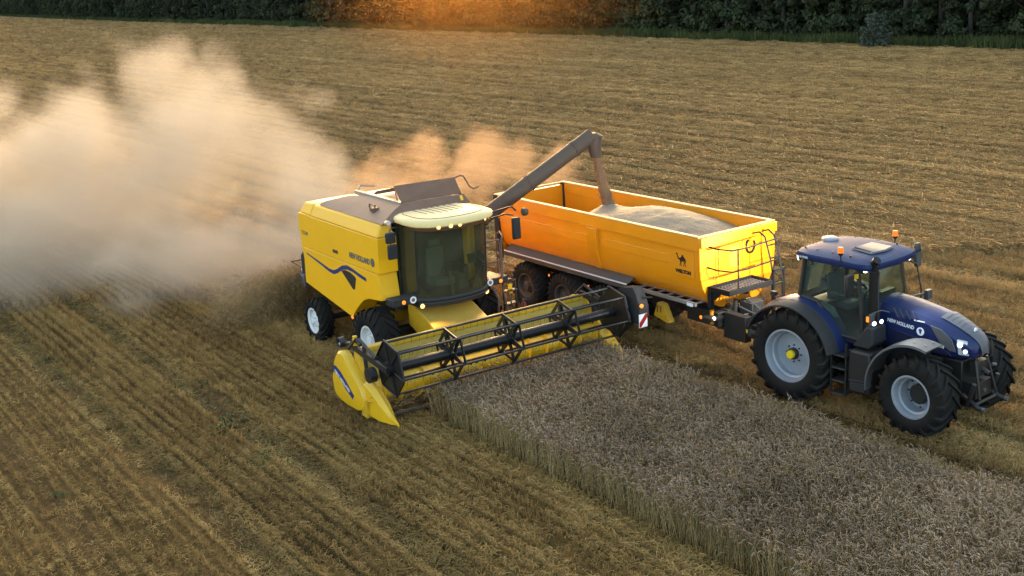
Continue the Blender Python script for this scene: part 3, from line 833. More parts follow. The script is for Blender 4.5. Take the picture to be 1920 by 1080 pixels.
MB().path([(-4.4, -1.0, 2.05), (-5.5, -1.25, 1.75), (-5.0, -1.1, 1.62)], 0.02, 6).path([(-4.4, 0.6, 2.05), (-5.5, 0.6, 1.75), (-5.0, .5, 1.62)], 0.02, 6).path([(-5.5, -1.25, 1.75), (-5.5, .6, 1.75)], .02, 6).build('guard_rail', STEEL, spo)

# hopper: near cover sloping, then the folding walls standing up
cov = [(-3.05, -1.31, 3.715), (-2.4, -1.315, 3.715), (-1.4, -1.315, 3.715), (-0.4, -1.315, 3.715), (0.50, -1.315, 3.715)]
covt = [(-2.75, -0.98, 3.86), (-2.35, -0.72, 3.97), (-1.6, -0.56, 4.02), (-0.8, -0.5, 4.03), (0.02, -0.46, 4.04)]
m_ = MB()
secs = []
for a, b in zip(cov, covt):
    a, b = Vector(a), Vector(b); mid = (a + b) / 2 + Vector((0, -.02, .035))
    secs.append([a, mid, b, b + Vector((0, .03, -.03)), mid + Vector((0, .05, -.08)), a + Vector((0, .1, 0.0))])
m_.loft(secs).build('hopper_cover', GREYC, cb, 30)
MB().path([(-0.75, -.98, 3.90), (-0.75, -.98, 3.99), (-0.45, -.98, 4.0), (-0.45, -1.0, 3.89)], .022, 6).box((-0.52, -1.10, 3.86), (-0.36, -.92, 3.95)).build('cover_handle', TANK, cb)
def plate(name, p, th, mt, parent=cb):
    p = [Vector(q) for q in p]
    n = (p[1] - p[0]).cross(p[2] - p[0]).normalized() * th
    return MB().hexa(p + [q + n for q in p]).build(name, mt, parent)
plate('hopper_front_wall', [(0.50, -1.32, 3.70), (0.34, 1.30, 3.70), (0.12, 1.18, 4.02), (0.03, -0.47, 4.04)], .03, TANK)
plate('hopper_flap', [(0.02, -0.50, 4.05), (0.04, 1.16, 4.03), (-0.14, 1.10, 4.42), (-0.30, -0.52, 4.42)], .025, TANK)
plate('hopper_rear_wall', [(-1.72, -0.42, 4.0), (-1.72, 1.2, 4.0), (-1.80, 1.2, 4.10), (-1.70, -.3, 4.08)], .025, TANK)
plate('hopper_far_wall', [(-1.75, 1.2, 4.0), (0.03, 1.2, 4.0), (-0.14, 1.12, 4.38), (-1.80, 1.22, 4.10)], .025, TANK)
plate('hopper_lid', [(-1.55, .25, 4.10), (-.25, -.45, 4.06), (-.3, -.5, 4.38), (-.62, -.35, 4.36)], .02, TANK)
MB().box((-2.45, -.55, 3.95), (0.0, -.42, 4.06)).path([(-2.35, -.5, 4.02), (-2.6, -.3, 4.13), (-2.35, .0, 4.1)], .03, 6).build('hopper_rim', mat('rim_grey', (.30, .27, .23), .6, dust=.4), cb, bevel=.015)
MB().box((-1.75, -.42, 3.7), (0.1, 1.2, 3.95)).build('hopper_floor', TANK, cb)
plate('warning_label', [(-.215, 0.30, 4.33), (-.215, 0.37, 4.33), (-.255, 0.365, 4.424), (-.255, 0.295, 4.424)], .006, YELC)
plate('warning_label', [(0.235, 1.02, 3.89), (0.225, 1.10, 3.89), (0.16, 1.10, 4.0), (0.165, 1.02, 4.0)], .034, YELC)
plate('marking', [(-.22, 0.50, 4.36), (-.22, 0.56, 4.36), (-.245, 0.56, 4.41), (-.245, 0.50, 4.41)], .006, ALU)
MB().path([(-.15, 1.1, 4.40), (-.15, 1.28, 4.45), (-.12, 1.36, 4.42), (-.05, 1.48, 4.15), (0, 1.56, 4.09), (0.0, 1.72, 4.12)], .022, 6).build('flap_arm', TANK, cb)

# cab: curved glass, pillars, roof with lamps
def plan(z, k):
    f = (z - 1.92) / 1.7
    lean = 0.10 * f
    pts = [(0.30, -0.86), (0.72, -0.87), (1.12 + lean, -0.84), (1.33 + lean, -0.62), (1.45 + lean, -0.3), (1.50 + lean, 0.05), (1.47 + lean, 0.45), (1.38 + lean, 0.80), (1.18 + lean, 1.04), (0.74, 1.08), (0.30, 1.07)]
    return [(x, y, z) for x, y in pts]
zs = [1.92, 2.4, 2.9, 3.3, 3.68]
def gl(name, i0, i1):
    secs = [plan(z, 0)[i0:i1 + 1] for z in zs]
    return MB().loft(secs, closed=False, caps=False).build(name, GLS, cb, 60)
gl('windscreen', 2, 8); gl('side_window', 0, 2); gl('side_window', 8, 10)
for i in (0, 2, 8, 10):
    MB().path([Vector(plan(z, 0)[i]) for z in zs], .035 if i in (0, 10) else .022, 8).build('cab_pillar', BLK, cb)
b_ = MB().path([Vector(p) + Vector((.012, 0, -.02)) for p in plan(1.92, 0)], .05, 8)
b_.path([Vector(p) + Vector((.03, 0, -.10)) for p in plan(1.92, 0)[2:9]], .035, 8).build('windscreen_sill', DKGREY, cb, 60)
MB().prism([(x, y) for x, y, z in plan(1.92, 0)], 1.72, 1.87, 'z').build('cab_floor', BLK, cb)
MB().box((0.22, -.85, 1.8), (0.30, .96, 3.6)).build('cab_rear_wall', DKGREY, cb)
st_ = MB().box((.42, -.22, 2.05), (.92, .32, 2.25)).box((.36, -.2, 2.2), (.48, .3, 2.95)).box((.40, -.12, 2.95), (.48, .22, 3.12)).build('seat', SEATM, cb, bevel=.05)
wv = MB().path([(1.25, .05, 1.88), (1.12, .05, 2.45)], .05, 8)
wv.path([(1.1 + .08 * sin(a), .05 + .19 * cos(a), 2.5 + .15 * sin(a)) for a in [2 * pi * k / 16 for k in range(17)]], .018, 6, False).build('steering_wheel', BLK, cb)
MB().box((.6, .45, 2.3), (1.1, .62, 2.5)).box((.55, .4, 1.87), (.95, .68, 2.3)).build('console', DKGREY, cb, bevel=.03)
MB().box((1.15, .56, 2.55), (1.19, .80, 2.78)).build('display', DKGREY, cb, bevel=.01)

def roofplan(k, z, dx=0.0):
    out = []
    base = [(0.14, -0.84), (0.42, -0.97), (1.0, -0.99), (1.38, -0.93), (1.66, -0.72), (1.82, -0.38), (1.88, 0.10), (1.84, 0.58), (1.71, 0.95), (1.46, 1.18), (1.0, 1.22), (0.45, 1.18), (0.18, 1.05), (0.10, 0.5), (0.08, -0.4)]
    cx, cyy = 0.98, 0.11
    return [(cx + (x - cx) * k + dx, cyy + (y - cyy) * k, z) for x, y in base]
roof = MB().loft([roofplan(.95, 3.685), roofplan(1.0, 3.72), roofplan(1.0, 3.785), roofplan(.965, 3.835), roofplan(.86, 3.872), roofplan(.5, 3.90)])
rf = roof.build('cab_roof', ROOFP, cb, 40)
gr_ = MB()
for k in range(7):
    y = -0.42 + k * .165
    gr_.path([(0.42, y, 3.902), (1.05 + .12 * sin(k / 6 * pi), y + .03, 3.903)], .008, 4)
gr_.path([Vector(p) for p in roofplan(.80, 3.881)][:13], .008, 4)
gr_.build('roof_groove', TANK, rf)
MB().loft([roofplan(.90, 3.60)[2:11], roofplan(.955, 3.70)[2:11]], closed=False, caps=False).build('lamp_visor', TANK, cb)
for (y, x) in ((-.50, 1.75), (-.22, 1.835), (.02, 1.85), (.78, 1.74), (.96, 1.60)):
    n = Vector((x - .6, (y - .06) * 1.3, -.1))
    lamp_disc('work_lamp', (x, y, 3.705), .05, n, LAMPW, cb, TANK)
# access platform, lower light bars, rails, mirrors
for s, xa in ((-1, 1.02), (1, 1.02)):
    y0, y1 = (-1.52, -.62) if s < 0 else (.72, 1.72)
    bar = MB().box((xa - .25, y0, 1.84), (xa + .10, y1, 2.02)).build('light_bar', DKGREY, cb, bevel=.02)
    yc = -.98 if s < 0 else 1.18
    MB().lathe([(.001, .0), (.085, .0), (.085, .012), (.001, .012)], (xa + .102, yc, 1.94), 20, 'x').build('emblem', WHITE, bar)
    MB().lathe([(.001, .0), (.045, .0), (.045, .004), (.001, .004)], (xa + .114, yc, 1.94), 20, 'x').build('emblem_centre', LETG, bar)
    lamp_disc('marker_lamp', (xa + .13, -1.24 if s < 0 else 1.48, 1.93), .05, (1, 0, 0), LAMPO, cb)
    lamp_disc('work_lamp', (xa + .22, -.80 if s < 0 else 1.0, 1.77), .06, (1, .0, -.15), LAMPW, cb)
MB().box((-.1, .95, 1.80), (.95, 1.95, 1.86)).build('platform', DKGREY, cb, bevel=.01)
hr = MB().path([(1.05, 1.10, 1.9), (1.05, 1.02, 2.1), (1.12, 1.0, 2.85), (1.12, 1.08, 2.95), (1.12, 1.5, 2.97), (1.12, 1.53, 1.9)], .024, 8)
hr.path([(1.12, 1.0, 2.42), (1.12, 1.53, 2.44)], .02, 8)
hr.path([(1.10, 1.56, 1.9), (1.10, 1.58, 2.88), (.95, 1.72, 3.0), (.5, 1.93, 3.0), (.3, 1.95, 2.9), (.3, 1.95, 1.88)], .024, 8).path([(1.05, 1.64, 2.42), (.3, 1.95, 2.44)], .02, 8)
hr.build('handrail', TANK, cb, 60)
ml = MB().path([(0.55, -.92, 3.60), (0.8, -1.25, 3.66), (1.0, -1.40, 3.6), (1.02, -1.37, 3.0)], .02, 6)
ml = ml.build('mirror_arm', DKGREY, cb, 60)
MB().box((.95, -1.50, 3.36), (1.06, -1.26, 3.62)).build('mirror', DKGREY, ml, bevel=.03)
MB().box((.97, -1.48, 2.98), (1.07, -1.24, 3.33)).build('mirror', DKGREY, ml, bevel=.03)
MB().path([(.62, -1.26, 3.76), (.82, -1.3, 3.80)], .06, 10).build('side_lamp', ALU, cb, 40)
mr_ = MB().path([(1.5, 1.05, 3.74), (1.55, 1.30, 3.80), (1.6, 1.62, 3.84), (1.6, 1.74, 3.72)], .022, 6).path([(1.5, 1.1, 3.62), (1.57, 1.45, 3.68), (1.6, 1.66, 3.62)], .02, 6).build('mirror_arm', DKGREY, cb, 60)
MB().box((1.54, 1.62, 3.02), (1.64, 1.84, 3.55)).build('mirror', DKGREY, mr_, bevel=.03)
MB().lathe([(.001, -.08), (.09, -.07), (.1, 0), (.08, .05), (.001, .06)], (1.64, 1.98, 3.66), 16, 'y').build('side_lamp', STEEL, mr_)
# ladder, hoses and steps on the far side
ld = MB()
for y in (1.62, 1.98): ld.path([(1.0, y, 1.85), (1.05, y, .55)], .03, 6)
for k in range(4): ld.box((.95, 1.62, .6 + k * .33), (1.12, 1.98, .63 + k * .33))
ld.build('ladder', BLK, cb)
hs = MB().path([(1.12, 1.25, 1.8), (1.2, 1.35, 1.5), (1.25, 1.3, 1.15), (1.3, 1.42, 1.0)], .035, 8).path([(1.16, 1.5, 1.8), (1.25, 1.55, 1.3), (1.5, 1.5, .9)], .022, 8).path([(1.1, 1.7, 1.6), (1.2, 1.75, 1.2), (1.2, 1.7, .6)], .02, 8)
hs.build('hose', STEEL, cb, 60)
MB().box((.98, 1.76, 1.52), (1.02, 1.88, 1.75)).build('warning_label', YELC, cb)
# feeder house
MB().hexa([(0.35, -.74, 1.10), (2.35, -.74, .42), (2.35, .74, .42), (.35, .74, 1.10), (0.35, -.74, 1.78), (2.35, -.74, 1.02), (2.35, .74, 1.02), (.35, .74, 1.78)]).build('feeder_house', YELH, cb, bevel=.03)
# unloading auger tube with spout
E0, E1 = Vector((-1.35, 1.15, 2.30)), Vector((-0.30, 5.30, 4.78))
mid = E0.lerp(E1, .30)
au = MB().path([E0, mid, E1], .205, 20).path([E0 + Vector((0, -.25, -.3)), E0], .21, 16)
dv = (E1 - E0).normalized()
for f in (.30, .62, .93): au.path([E0.lerp(E1, f) - dv * .03, E0.lerp(E1, f) + dv * .03], .225, 20)
aug = au.build('unloading_auger', STEEL, cb, 40)
hz_ = Vector((dv.x, dv.y, 0)).normalized(); sdv = Vector((-hz_.y, hz_.x, 0))
el = MB().path([E1 - dv * .02, E1 + dv * .24], .212, 18)
def mouth(c, a, b, n=12):
    return [c + hz_ * a * cos(2 * pi * k / n) + sdv * b * sin(2 * pi * k / n) for k in range(n)]
q0 = E1 + dv * .16
el.loft([mouth(q0 + Vector((0, 0, .12)) + hz_ * .02, .17, .18), mouth(q0 + hz_ * .10 + Vector((0, 0, .03)), .27, .215), mouth(q0 + hz_ * .13 + Vector((0, 0, -.22)), .20, .18), mouth(q0 + hz_ * .17 + Vector((0, 0, -.55)), .145, .15)])
el.hexa([E1 + Vector((0, 0, -.20)) - sdv * .02 - dv * .1, q0 + hz_ * .05 + Vector((0, 0, -.42)) - sdv * .02, q0 + hz_ * .05 + Vector((0, 0, -.42)) + sdv * .02, E1 + Vector((0, 0, -.20)) + sdv * .02 - dv * .1,
         E1 + Vector((0, 0, -.05)) - sdv * .02, q0 - sdv * .02, q0 + sdv * .02, E1 + Vector((0, 0, -.05)) + sdv * .02])
spout = el.build('spout', STEEL, aug, 35)
SPOUT_L = q0 + hz_ * .17 + Vector((0, 0, -.50))

# ---------------------------------------------------------------- header
hd = MB()
hd.prism([(2.30, .38), (2.24, 1.40), (2.30, 1.46), (2.38, 1.46), (2.36, .36), (2.62, .26), (2.6, .2)], -3.08, 3.08)
header = hd.build('header', YELD, cb)
MB().box((2.20, -3.05, 1.38), (2.40, 3.05, 1.50)).build('top_beam', YELH, header, bevel=.02)
for s in (-1, 1):
    MB().prism([(2.2, .2), (2.2, 1.45), (2.45, 1.45), (2.9, .85), (3.25, .62), (3.3, .16)], s * 3.08, s * 3.115).build('end_plate', YELH, header)
ag = MB().path([(2.78, -3.0, .62), (2.78, 3.0, .62)], .24, 28)
for s in (-1, 1):                                  # left and right handed flighting
    secs = []
    for k in range(0, 121):
        a = k / 120 * 2 * pi * 5.2
        y = s * (0.45 + k / 120 * 2.55)
        secs.append([(2.78 + .22 * cos(a), y - .008, .62 + s * .22 * sin(a)), (2.78 + .36 * cos(a), y - .006, .62 + s * .36 * sin(a)), (2.78 + .36 * cos(a), y + .006, .62 + s * .36 * sin(a)), (2.78 + .22 * cos(a), y + .008, .62 + s * .22 * sin(a))])
    ag.loft(secs)
for k in range(12):
    a = k * 2.1; y = -.4 + .8 * k / 11
    ag.path([(2.78 + .2 * cos(a), y, .62 + .2 * sin(a)), (2.78 + .34 * cos(a), y, .62 + .34 * sin(a))], .012, 5)
ag.build('feed_auger', YELC, header, 40)
MB().prism([(2.60, .25), (2.95, .195), (2.95, .165), (2.6, .18)], -3.08, 3.08).build('knife_floor', TANK, header)  # dark tone stands in for the shadow under the reel
kn = MB().box((3.22, -3.08, .17), (3.34, 3.08, .20))
for k in range(80):
    y = -3.05 + k * 6.1 / 79
    kn.prism([(3.32, y - .025), (3.46, y), (3.32, y + .025)], .175, .195, 'z')
kn.build('cutter_bar', BLADE, header)
for yy in (-.62, -.46, -.24, -1.62, 1.0):
    MB().lathe([(.001, 0), (.035, 0), (.03, .02), (.001, .03)], (2.78 + .238 * cos(.55), yy, .62 + .238 * sin(.55)), 8, 'x').build('finger_hole', BLK, header)
# crop dividers
for s in (-1, 1):
    y = s * 3.10
    dvd = MB()
    def dsec(x, zb, zt, w, dy=0):
        return [(x, y + s * w + dy, zb), (x, y + s * w + dy, zt - .09), (x, y + s * .02 + dy, zt), (x, y - s * w + dy, zt - .12), (x, y - s * w + dy, zb)]
    dvd.loft([dsec(2.78, .20, 0.92, .14), dsec(3.1, .17, .84, .145), dsec(3.45, .17, .64, .13), dsec(3.8, .19, .42, .07), dsec(4.10, .24, .29, .012)])
    d_ = dvd.build('crop_divider', YELC, header, 20, bevel=.012)
    MB().box((2.72, min(y + s * .10, y + s * .2), .12), (2.98, max(y + s * .10, y + s * .2), .5)).path([(3.0, y + s * .15, .3), (3.05, y + s * .17, .52), (3.2, y + s * .16, .55)], .015, 6).build('divider_bracket', YELH, d_)
# near side: big rounded yellow side cover with the blue name plate
cov2 = [(1.38, .36), (1.34, .62), (1.42, .88), (1.56, 1.16), (1.74, 1.36), (1.92, 1.40), (2.08, 1.33), (2.32, 1.12), (2.72, .84), (2.86, .70), (2.93, .46), (2.86, .24), (2.6, .16), (2.1, .15), (1.7, .18), (1.48, .25)]
c2 = Vector((2.1, 0, .7))
def shp(k, y): return [(c2.x + (x - c2.x) * k, y, c2.z + (z - c2.z) * k) for x, z in cov2]
for s in (-1, 1):
    scv = MB().loft([shp(.98, s * 3.12), shp(1.0, s * 3.2), shp(.985, s * 3.28), shp(.93, s * 3.33), shp(.6, s * 3.36)]).build('side_cover', YELC, header, 40)
    if s < 0:
        de = []
        up_ = [(1.56, 1.00), (1.70, 1.01), (1.92, .94), (2.18, .78), (2.52, .53)]
        dn_ = [(1.53, .83), (1.67, .83), (1.87, .75), (2.11, .57), (2.45, .41)]
        dm = MB()
        for i in range(4):
            k0 = -3.362
            k1 = -3.362
            dm.add([(dn_[i][0], k0, dn_[i][1]), (dn_[i + 1][0], k1, dn_[i + 1][1]), (up_[i + 1][0], k1, up_[i + 1][1]), (up_[i][0], k0, up_[i][1])], [(0, 1, 2, 3)])
        dm.build('name_plate', BLUED, scv)
        lettering('lettering', 'NEW HOLLAND', .105, WHITE, scv, (1.62, -3.368, .865), (1, 0, -.47), (.47, 0, 1), bold=.003, sx=1.0)
# right end: grey reel guard with warning marker board
gp = [(3.60, 1.10), (3.52, 1.45), (3.60, 1.86), (3.80, 1.95), (4.20, 2.02), (4.30, 1.90), (4.44, 1.60), (4.45, 1.34), (4.36, 1.18), (3.95, 1.10)]
rg = MB().loft([[(x, 3.16, z) for x, z in gp], [(x, 3.40, z) for x, z in gp], [(4.05 + (x - 4.05) * .93, 3.45, 1.55 + (z - 1.55) * .93) for x, z in gp]]).build('reel_guard', DKGREY, header, 30)
MB().box((4.02, 3.30, 1.62), (4.42, 3.36, 1.65), None).path([(4.15, 3.2, 1.76), (4.56, 3.44, 1.80)], .02, 6).build('guard_strap', BLK, rg)
mb_ = MB().add([(4.20, 3.12, 1.06), (4.20, 3.44, 1.10), (4.20, 3.44, 1.40), (4.20, 3.12, 1.36)], [(0, 1, 2, 3)])
def brd(name, ys, mt, x):
    MB().add([(x, y, z) for y, z in ys], [tuple(range(len(ys)))]).build(name, mt, rg)
X_ = 4.47
MB().box((X_ - .02, 3.12, 1.10), (X_, 3.36, 1.42)).build('marker_board', WHITE, rg)
brd('red_stripe', [(3.12, 1.11), (3.12, 1.22), (3.31, 1.42), (3.36, 1.42), (3.36, 1.32), (3.17, 1.11)], REDP, X_ + .003)
lamp_disc('marker_lamp', (4.47, 3.20, 1.62), .05, (1, -.2, 0.1), LAMPO, cb)
# reel
RX, RZ, RR = 3.66, 1.36, .56
reel = MB().path([(RX, -2.95, RZ), (RX, 2.98, RZ)], .115, 20).build('reel', BLKG, cb, 40)
angs = [radians(48 + 60 * k) for k in range(6)]
for a in angs:
    px_, pz_ = RX + RR * cos(a), RZ + RR * sin(a)
    MB().path([(px_, -2.95, pz_), (px_, 2.98, pz_)], .029, 8).build('reel_bar', BLKG, reel, 40)
tn = MB()
for a in angs:
    px_, pz_ = RX + RR * cos(a), RZ + RR * sin(a)
    for k in range(32):
        y = -2.88 + k * 5.76 / 31 + rnd.uniform(-.01, .01)
        tn.path([(px_, y, pz_), (px_ - .01, y, pz_ - .09), (px_ - .05, y + rnd.uniform(-.01, .01), pz_ - .16)], .0045, 4)
tag(tn.build('tine', mat('tine_wire', (.10, .085, .07), .5, dust=.4), reel), kind='stuff')
for ys in (-1.5, 0.02, 1.55):
    sp_ = MB()
    for i, a in enumerate(angs):
        b = angs[(i + 1) % 6]
        A = Vector((RX + RR * cos(a), ys, RZ + RR * sin(a))); B_ = Vector((RX + RR * cos(b), ys, RZ + RR * sin(b)))
        Cc = Vector((RX, ys, RZ))
        def flat(p, q, w, y):
            d = (q - p).normalized(); n = Vector((-d.z, 0, d.x)) * w
            t_ = Vector((0, .012, 0)); o_ = Vector((0, y, 0))
            sp_.hexa([p - n - t_ + o_, q - n - t_ + o_, q + n - t_ + o_, p + n - t_ + o_, p - n + t_ + o_, q - n + t_ + o_, q + n + t_ + o_, p + n + t_ + o_])
        flat(A, B_, .036, .04 if i % 2 else -.04)
        flat(A, Cc + (A - Cc) * .2 + (B_ - A) * .12, .042, -.02)
        flat(A, Cc + (A - Cc) * .2 - (B_ - A) * .12, .042, .02)
    sp_.path([(RX, ys - .08, RZ), (RX, ys + .08, RZ)], .15, 14)
    sp_.build('spider', BLKG, reel)
for ys in (-2.97, 3.0):
    hx = [(RX + (RR + .06) * cos(a), RZ + (RR + .06) * sin(a)) for a in angs]
    dsk = MB().prism(hx, ys - .012, ys + .012)
    s = -1 if ys < 0 else 1
    for i in range(6):
        a, b = hx[i], hx[(i + 1) % 6]
        dsk.path([(a[0], ys + s * .02, a[1]), (b[0], ys + s * .02, b[1])], .022, 6)
        dsk.path([(a[0], ys + s * .02, a[1]), (RX, ys + s * .03, RZ)], .018, 6)
    dsk.path([(RX, ys, RZ), (RX, ys + s * .12, RZ)], .16, 16)
    dsk.build('reel_end_disc', BLKG, reel)
for s in (-1, 1):
    y = s * 3.10
    ra = MB().hexa([(2.2, y - .04, 1.45), (3.75, y - .04, 1.30), (3.75, y + .04, 1.30), (2.2, y + .04, 1.45), (2.2, y - .04, 1.58), (3.75, y - .04, 1.42), (3.75, y + .04, 1.42), (2.2, y + .04, 1.58)])
    ra.path([(2.45, y - s * .02, 1.75), (3.2, y - s * .02, 1.5)], .035, 8).path([(2.75, y, .75), (2.70, y, 1.65)], .045, 8).path([(2.15, y - .1, 1.5), (2.45, y - .05, 1.78), (2.6, y, 1.7)], .03, 6)
    ra.path([(3.1, y - s * .0, 1.12), (3.1, y + s * .16, 1.12)], .17, 16)
    ra.build('reel_arm', BLK, header)
    if s < 0:
        MB().lathe([(.07, -.06), (.12, -.07), (.12, .07), (.07, .06)], (1.62, y - .04, 1.50), 18, 'y', True).path([(1.7, y, 1.48), (2.0, y + .02, 1.55), (2.3, y, 1.56)], .04, 8).path([(1.9, y, 1.42), (2.2, y, 1.7), (2.5, y, 1.62)], .03, 6).build('hose_coupling', BLK, header)
        MB().box((2.28, y - .06, 1.58), (2.34, y + .03, 1.80)).build('warning_label', YELC, header)
        MB().path([(1.55, y - .05, 1.40), (1.58, y - .05, 1.47)], .03, 8).build('cover_latch', WHITE, header)

# fire extinguisher hanging beside the ladder
fe = empty('fire_extinguisher', (0, 0, 0))
fe.matrix_world = Matrix.Translation((CP[0], CP[1], 0)) @ Matrix.Rotation(CP[2], 4, 'Z') @ Matrix.Translation((1.2, 2.08, 1.0))
tag(fe, 'red fire extinguisher hanging beside the ladder of the yellow combine harvester', 'fire extinguisher')
MB().lathe([(.001, -.28), (.075, -.28), (.08, -.26), (.08, .18), (.06, .25), (.028, .29), (.028, .33), (.001, .33)], (0, 0, 0), 20, 'z').build('cylinder', REDP, fe, 40)
MB().path([(0, 0, .32), (.05, 0, .36), (.12, .02, .34)], .015, 6).path([(0, 0, .34), (.08, -.06, .3), (.1, -.09, .1), (.09, -.08, -.1)], .014, 6).box((-.03, -.02, .32), (.09, .02, .35)).build('valve', BLK, fe)
MB().lathe([(.081, -.05), (.081, .09)], (0, 0, 0), 20, 'z').build('print_label', WHITE, fe)
# ================================================================ GRAIN TRAILER
TB = (3.0166, 30.2789, radians(-55.916))
tb = empty('grain_trailer', (TB[0], TB[1], 0), TB[2])
tag(tb, 'orange yellow tipping grain trailer heaped with grain beside the combine harvester', 'trailer')
LX, HW, ZT = 4.14, 1.24, 3.165
def section(inset=0.0, n=9):
    """half pipe body cross-section, (y, z) from the near rim round to the far rim"""
    out = [(-1.19 + inset, 2.9), (-1.19 + inset, 2.45), (-1.185 + inset, 2.3)]
    for k in range(1, n):
        a = k / n * (pi / 2)
        out.append((-(1.185 - inset) + (1.185 - .52) * (1 - cos(a)) * 1.0, 2.3 - (2.3 - 1.42 - inset) * sin(a)))
    out.append((-.52, 1.42 + inset))
    return out + [(-y, z) for y, z in reversed(out)]
so, si = section(0), section(.035)
bd = MB()
prof = so + list(reversed(si))
bd.loft([[(-LX + .03, y, z) for y, z in prof], [(-1.2, y, z) for y, z in prof], [(1.6, y, z) for y, z in prof], [(LX - .03, y, z) for y, z in prof]])
bd.build('body', ORG, tb, 40)
# top rim all the way round
rimo = MB()
for s in (-1, 1):
    rimo.box((-LX, min(s * 1.15, s * HW), 2.86), (LX, max(s * 1.15, s * HW), ZT))
rimo.build('top_rim', ORG, tb, bevel=.015)
rc = MB()
for s in (-1, 1):
    rc.box((-LX - .01, min(s * 1.13, s * (HW + .012)), ZT + .002), (LX + .01, max(s * 1.13, s * (HW + .012)), ZT + .028))
rc.box((LX - .07, -1.128, ZT + .002), (LX + .012, 1.128, ZT + .028)).box((-LX - .012, -1.128, ZT + .002), (-LX + .07, 1.128, ZT + .028))
rc.build('rim_cap', RIMTOP, tb)
rs = MB().box((-LX, -HW - .004, 2.845), (LX, -1.2, 2.862)).build('rim_edge', ORG, tb)
# front wall (proud of the curved sides) and rear tailgate
fp = [(-1.235, ZT - .001), (-1.235, 2.50), (-1.215, 2.2), (-1.15, 1.95), (-1.02, 1.72), (-.85, 1.55), (-.62, 1.42), (-.46, 1.38), (-.40, 1.46), (.40, 1.46), (.46, 1.38), (.62, 1.42), (.85, 1.55), (1.02, 1.72), (1.15, 1.95), (1.215, 2.2), (1.235, 2.50), (1.235, ZT - .001)]
MB().prism(fp, LX - .03, LX + .03, 'x').build('front_wall', ORG, tb, bevel=.012)
MB().box((LX + .03, -1.24, 2.93), (LX + .10, 1.24, ZT)).build('front_rim', ORG, tb, bevel=.015)
ribs = MB()
for y in (-.62, .18): ribs.box((LX + .03, y - .035, 1.65), (LX + .055, y + .035, 2.88))
ribs.box((LX + .03, -.80, 1.52), (LX + .05, -.48, 2.2)).box((LX + .03, .02, 1.55), (LX + .06, .24, 2.1))
ribs.box((LX + .03, -.95, 2.06), (LX + .045, .5, 2.09)).box((LX + .03, -.95, 2.62), (LX + .045, -.2, 2.65))
ribs.build('wall_rib', ORG, tb, bevel=.008)
MB().box((LX + .03, -.30, 2.30), (LX + .042, .02, 2.80)).build('mesh_window', mat('mesh_grille', (.45, .28, .02), .6, grime=.6, scale=60), tb)
tg = MB().prism([(-1.2, 1.4), (-1.2, 3.1), (1.2, 3.1), (1.2, 1.4)], -LX - .04, -LX + .03, 'x').build('tailgate', ORG, tb, bevel=.015)
for s in (-1, 1):
    MB().box((-LX - .10, min(s * 1.14, s * 1.25), 1.3), (-LX + .12, max(s * 1.14, s * 1.25), ZT - .01)).build('tailgate_post', DKGREY, tg, bevel=.015)
MB().box((-LX + .123, -1.255, 2.5), (-LX + .135, -1.20, 2.9)).build('tailgate_hinge', ORG, tg)
# middle post on each side, chamfered foot
for s in (-1, 1):
    MB().loft([[(.04, s * 1.19, 2.85), (.48, s * 1.19, 2.85), (.46, s * 1.30, 2.85), (.06, s * 1.30, 2.85)],
               [(.06, s * 1.19, 2.3), (.44, s * 1.19, 2.3), (.44, s * 1.28, 2.3), (.06, s * 1.28, 2.3)],
               [(.06, s * 1.0, 1.8), (.42, s * 1.0, 1.8), (.40, s * 1.15, 1.84), (.08, s * 1.15, 1.84)],
               [(.15, s * .75, 1.55), (.35, s * .75, 1.55), (.30, s * .95, 1.62), (.18, s * .95, 1.62)]]).build('side_post', ORG, tb, bevel=.012)
# pressed swages along the side
for s in (-1, 1):
    MB().box((-LX + .05, min(s * 1.187, s * 1.205), 2.40), (.05, max(s * 1.187, s * 1.205), 2.62)).box((.50, min(s * 1.187, s * 1.205), 2.40), (3.10, max(s * 1.187, s * 1.205), 2.62)).build('side_swage', ORG, tb, bevel=.012)
# camel emblem and name on the near side
def camel(parent):
    b = MB(); k, x0, z0 = .34, 3.36, 2.40
    def pg(pts): b.add([(x0 + a * k, -1.203, z0 + c * k) for a, c in pts], [tuple(range(len(pts)))])
    pg([(.30, .42), (.42, .34), (.72, .36), (.88, .46), (.86, .58), (.74, .66), (.66, .80), (.56, .84), (.48, .68), (.36, .58)])   # trunk and hump
    pg([(.30, .42), (.36, .58), (.22, .56), (.14, .66), (.10, .82), (.03, .80), (.06, .60), (.16, .46)])                          # neck
    pg([(.10, .82), (.08, .90), (-.06, .86), (-.08, .78), (.03, .78)])                                                            # head
    for a, c, d in ((.33, .36, .30), (.43, .40, .46), (.70, .72, .66), (.82, .80, .90)):
        pg([(a, .44), (a + .08, .40), (c + .05, .20), (d + .04, 0), (d - .02, 0), (c - .01, .20)])
    pg([(.87, .56), (.93, .46), (.93, .30), (.90, .30), (.88, .44)])
    b.build('camel_emblem', LETK, parent)
LETK = mat('black_print', (.012, .011, .01), .45, grime=.1)
# the swage is interrupted under the emblem by a flat pad
MB().box((3.30, -1.20, 2.18), (3.95, -1.186, 2.80)).build('emblem_pad', ORG, tb)
camel(tb)
lettering('lettering', 'WIELTON', .115, LETK, tb, (3.32, -1.203, 2.235), (1, 0, 0), (0, 0, 1), bold=.008, sx=1.0)
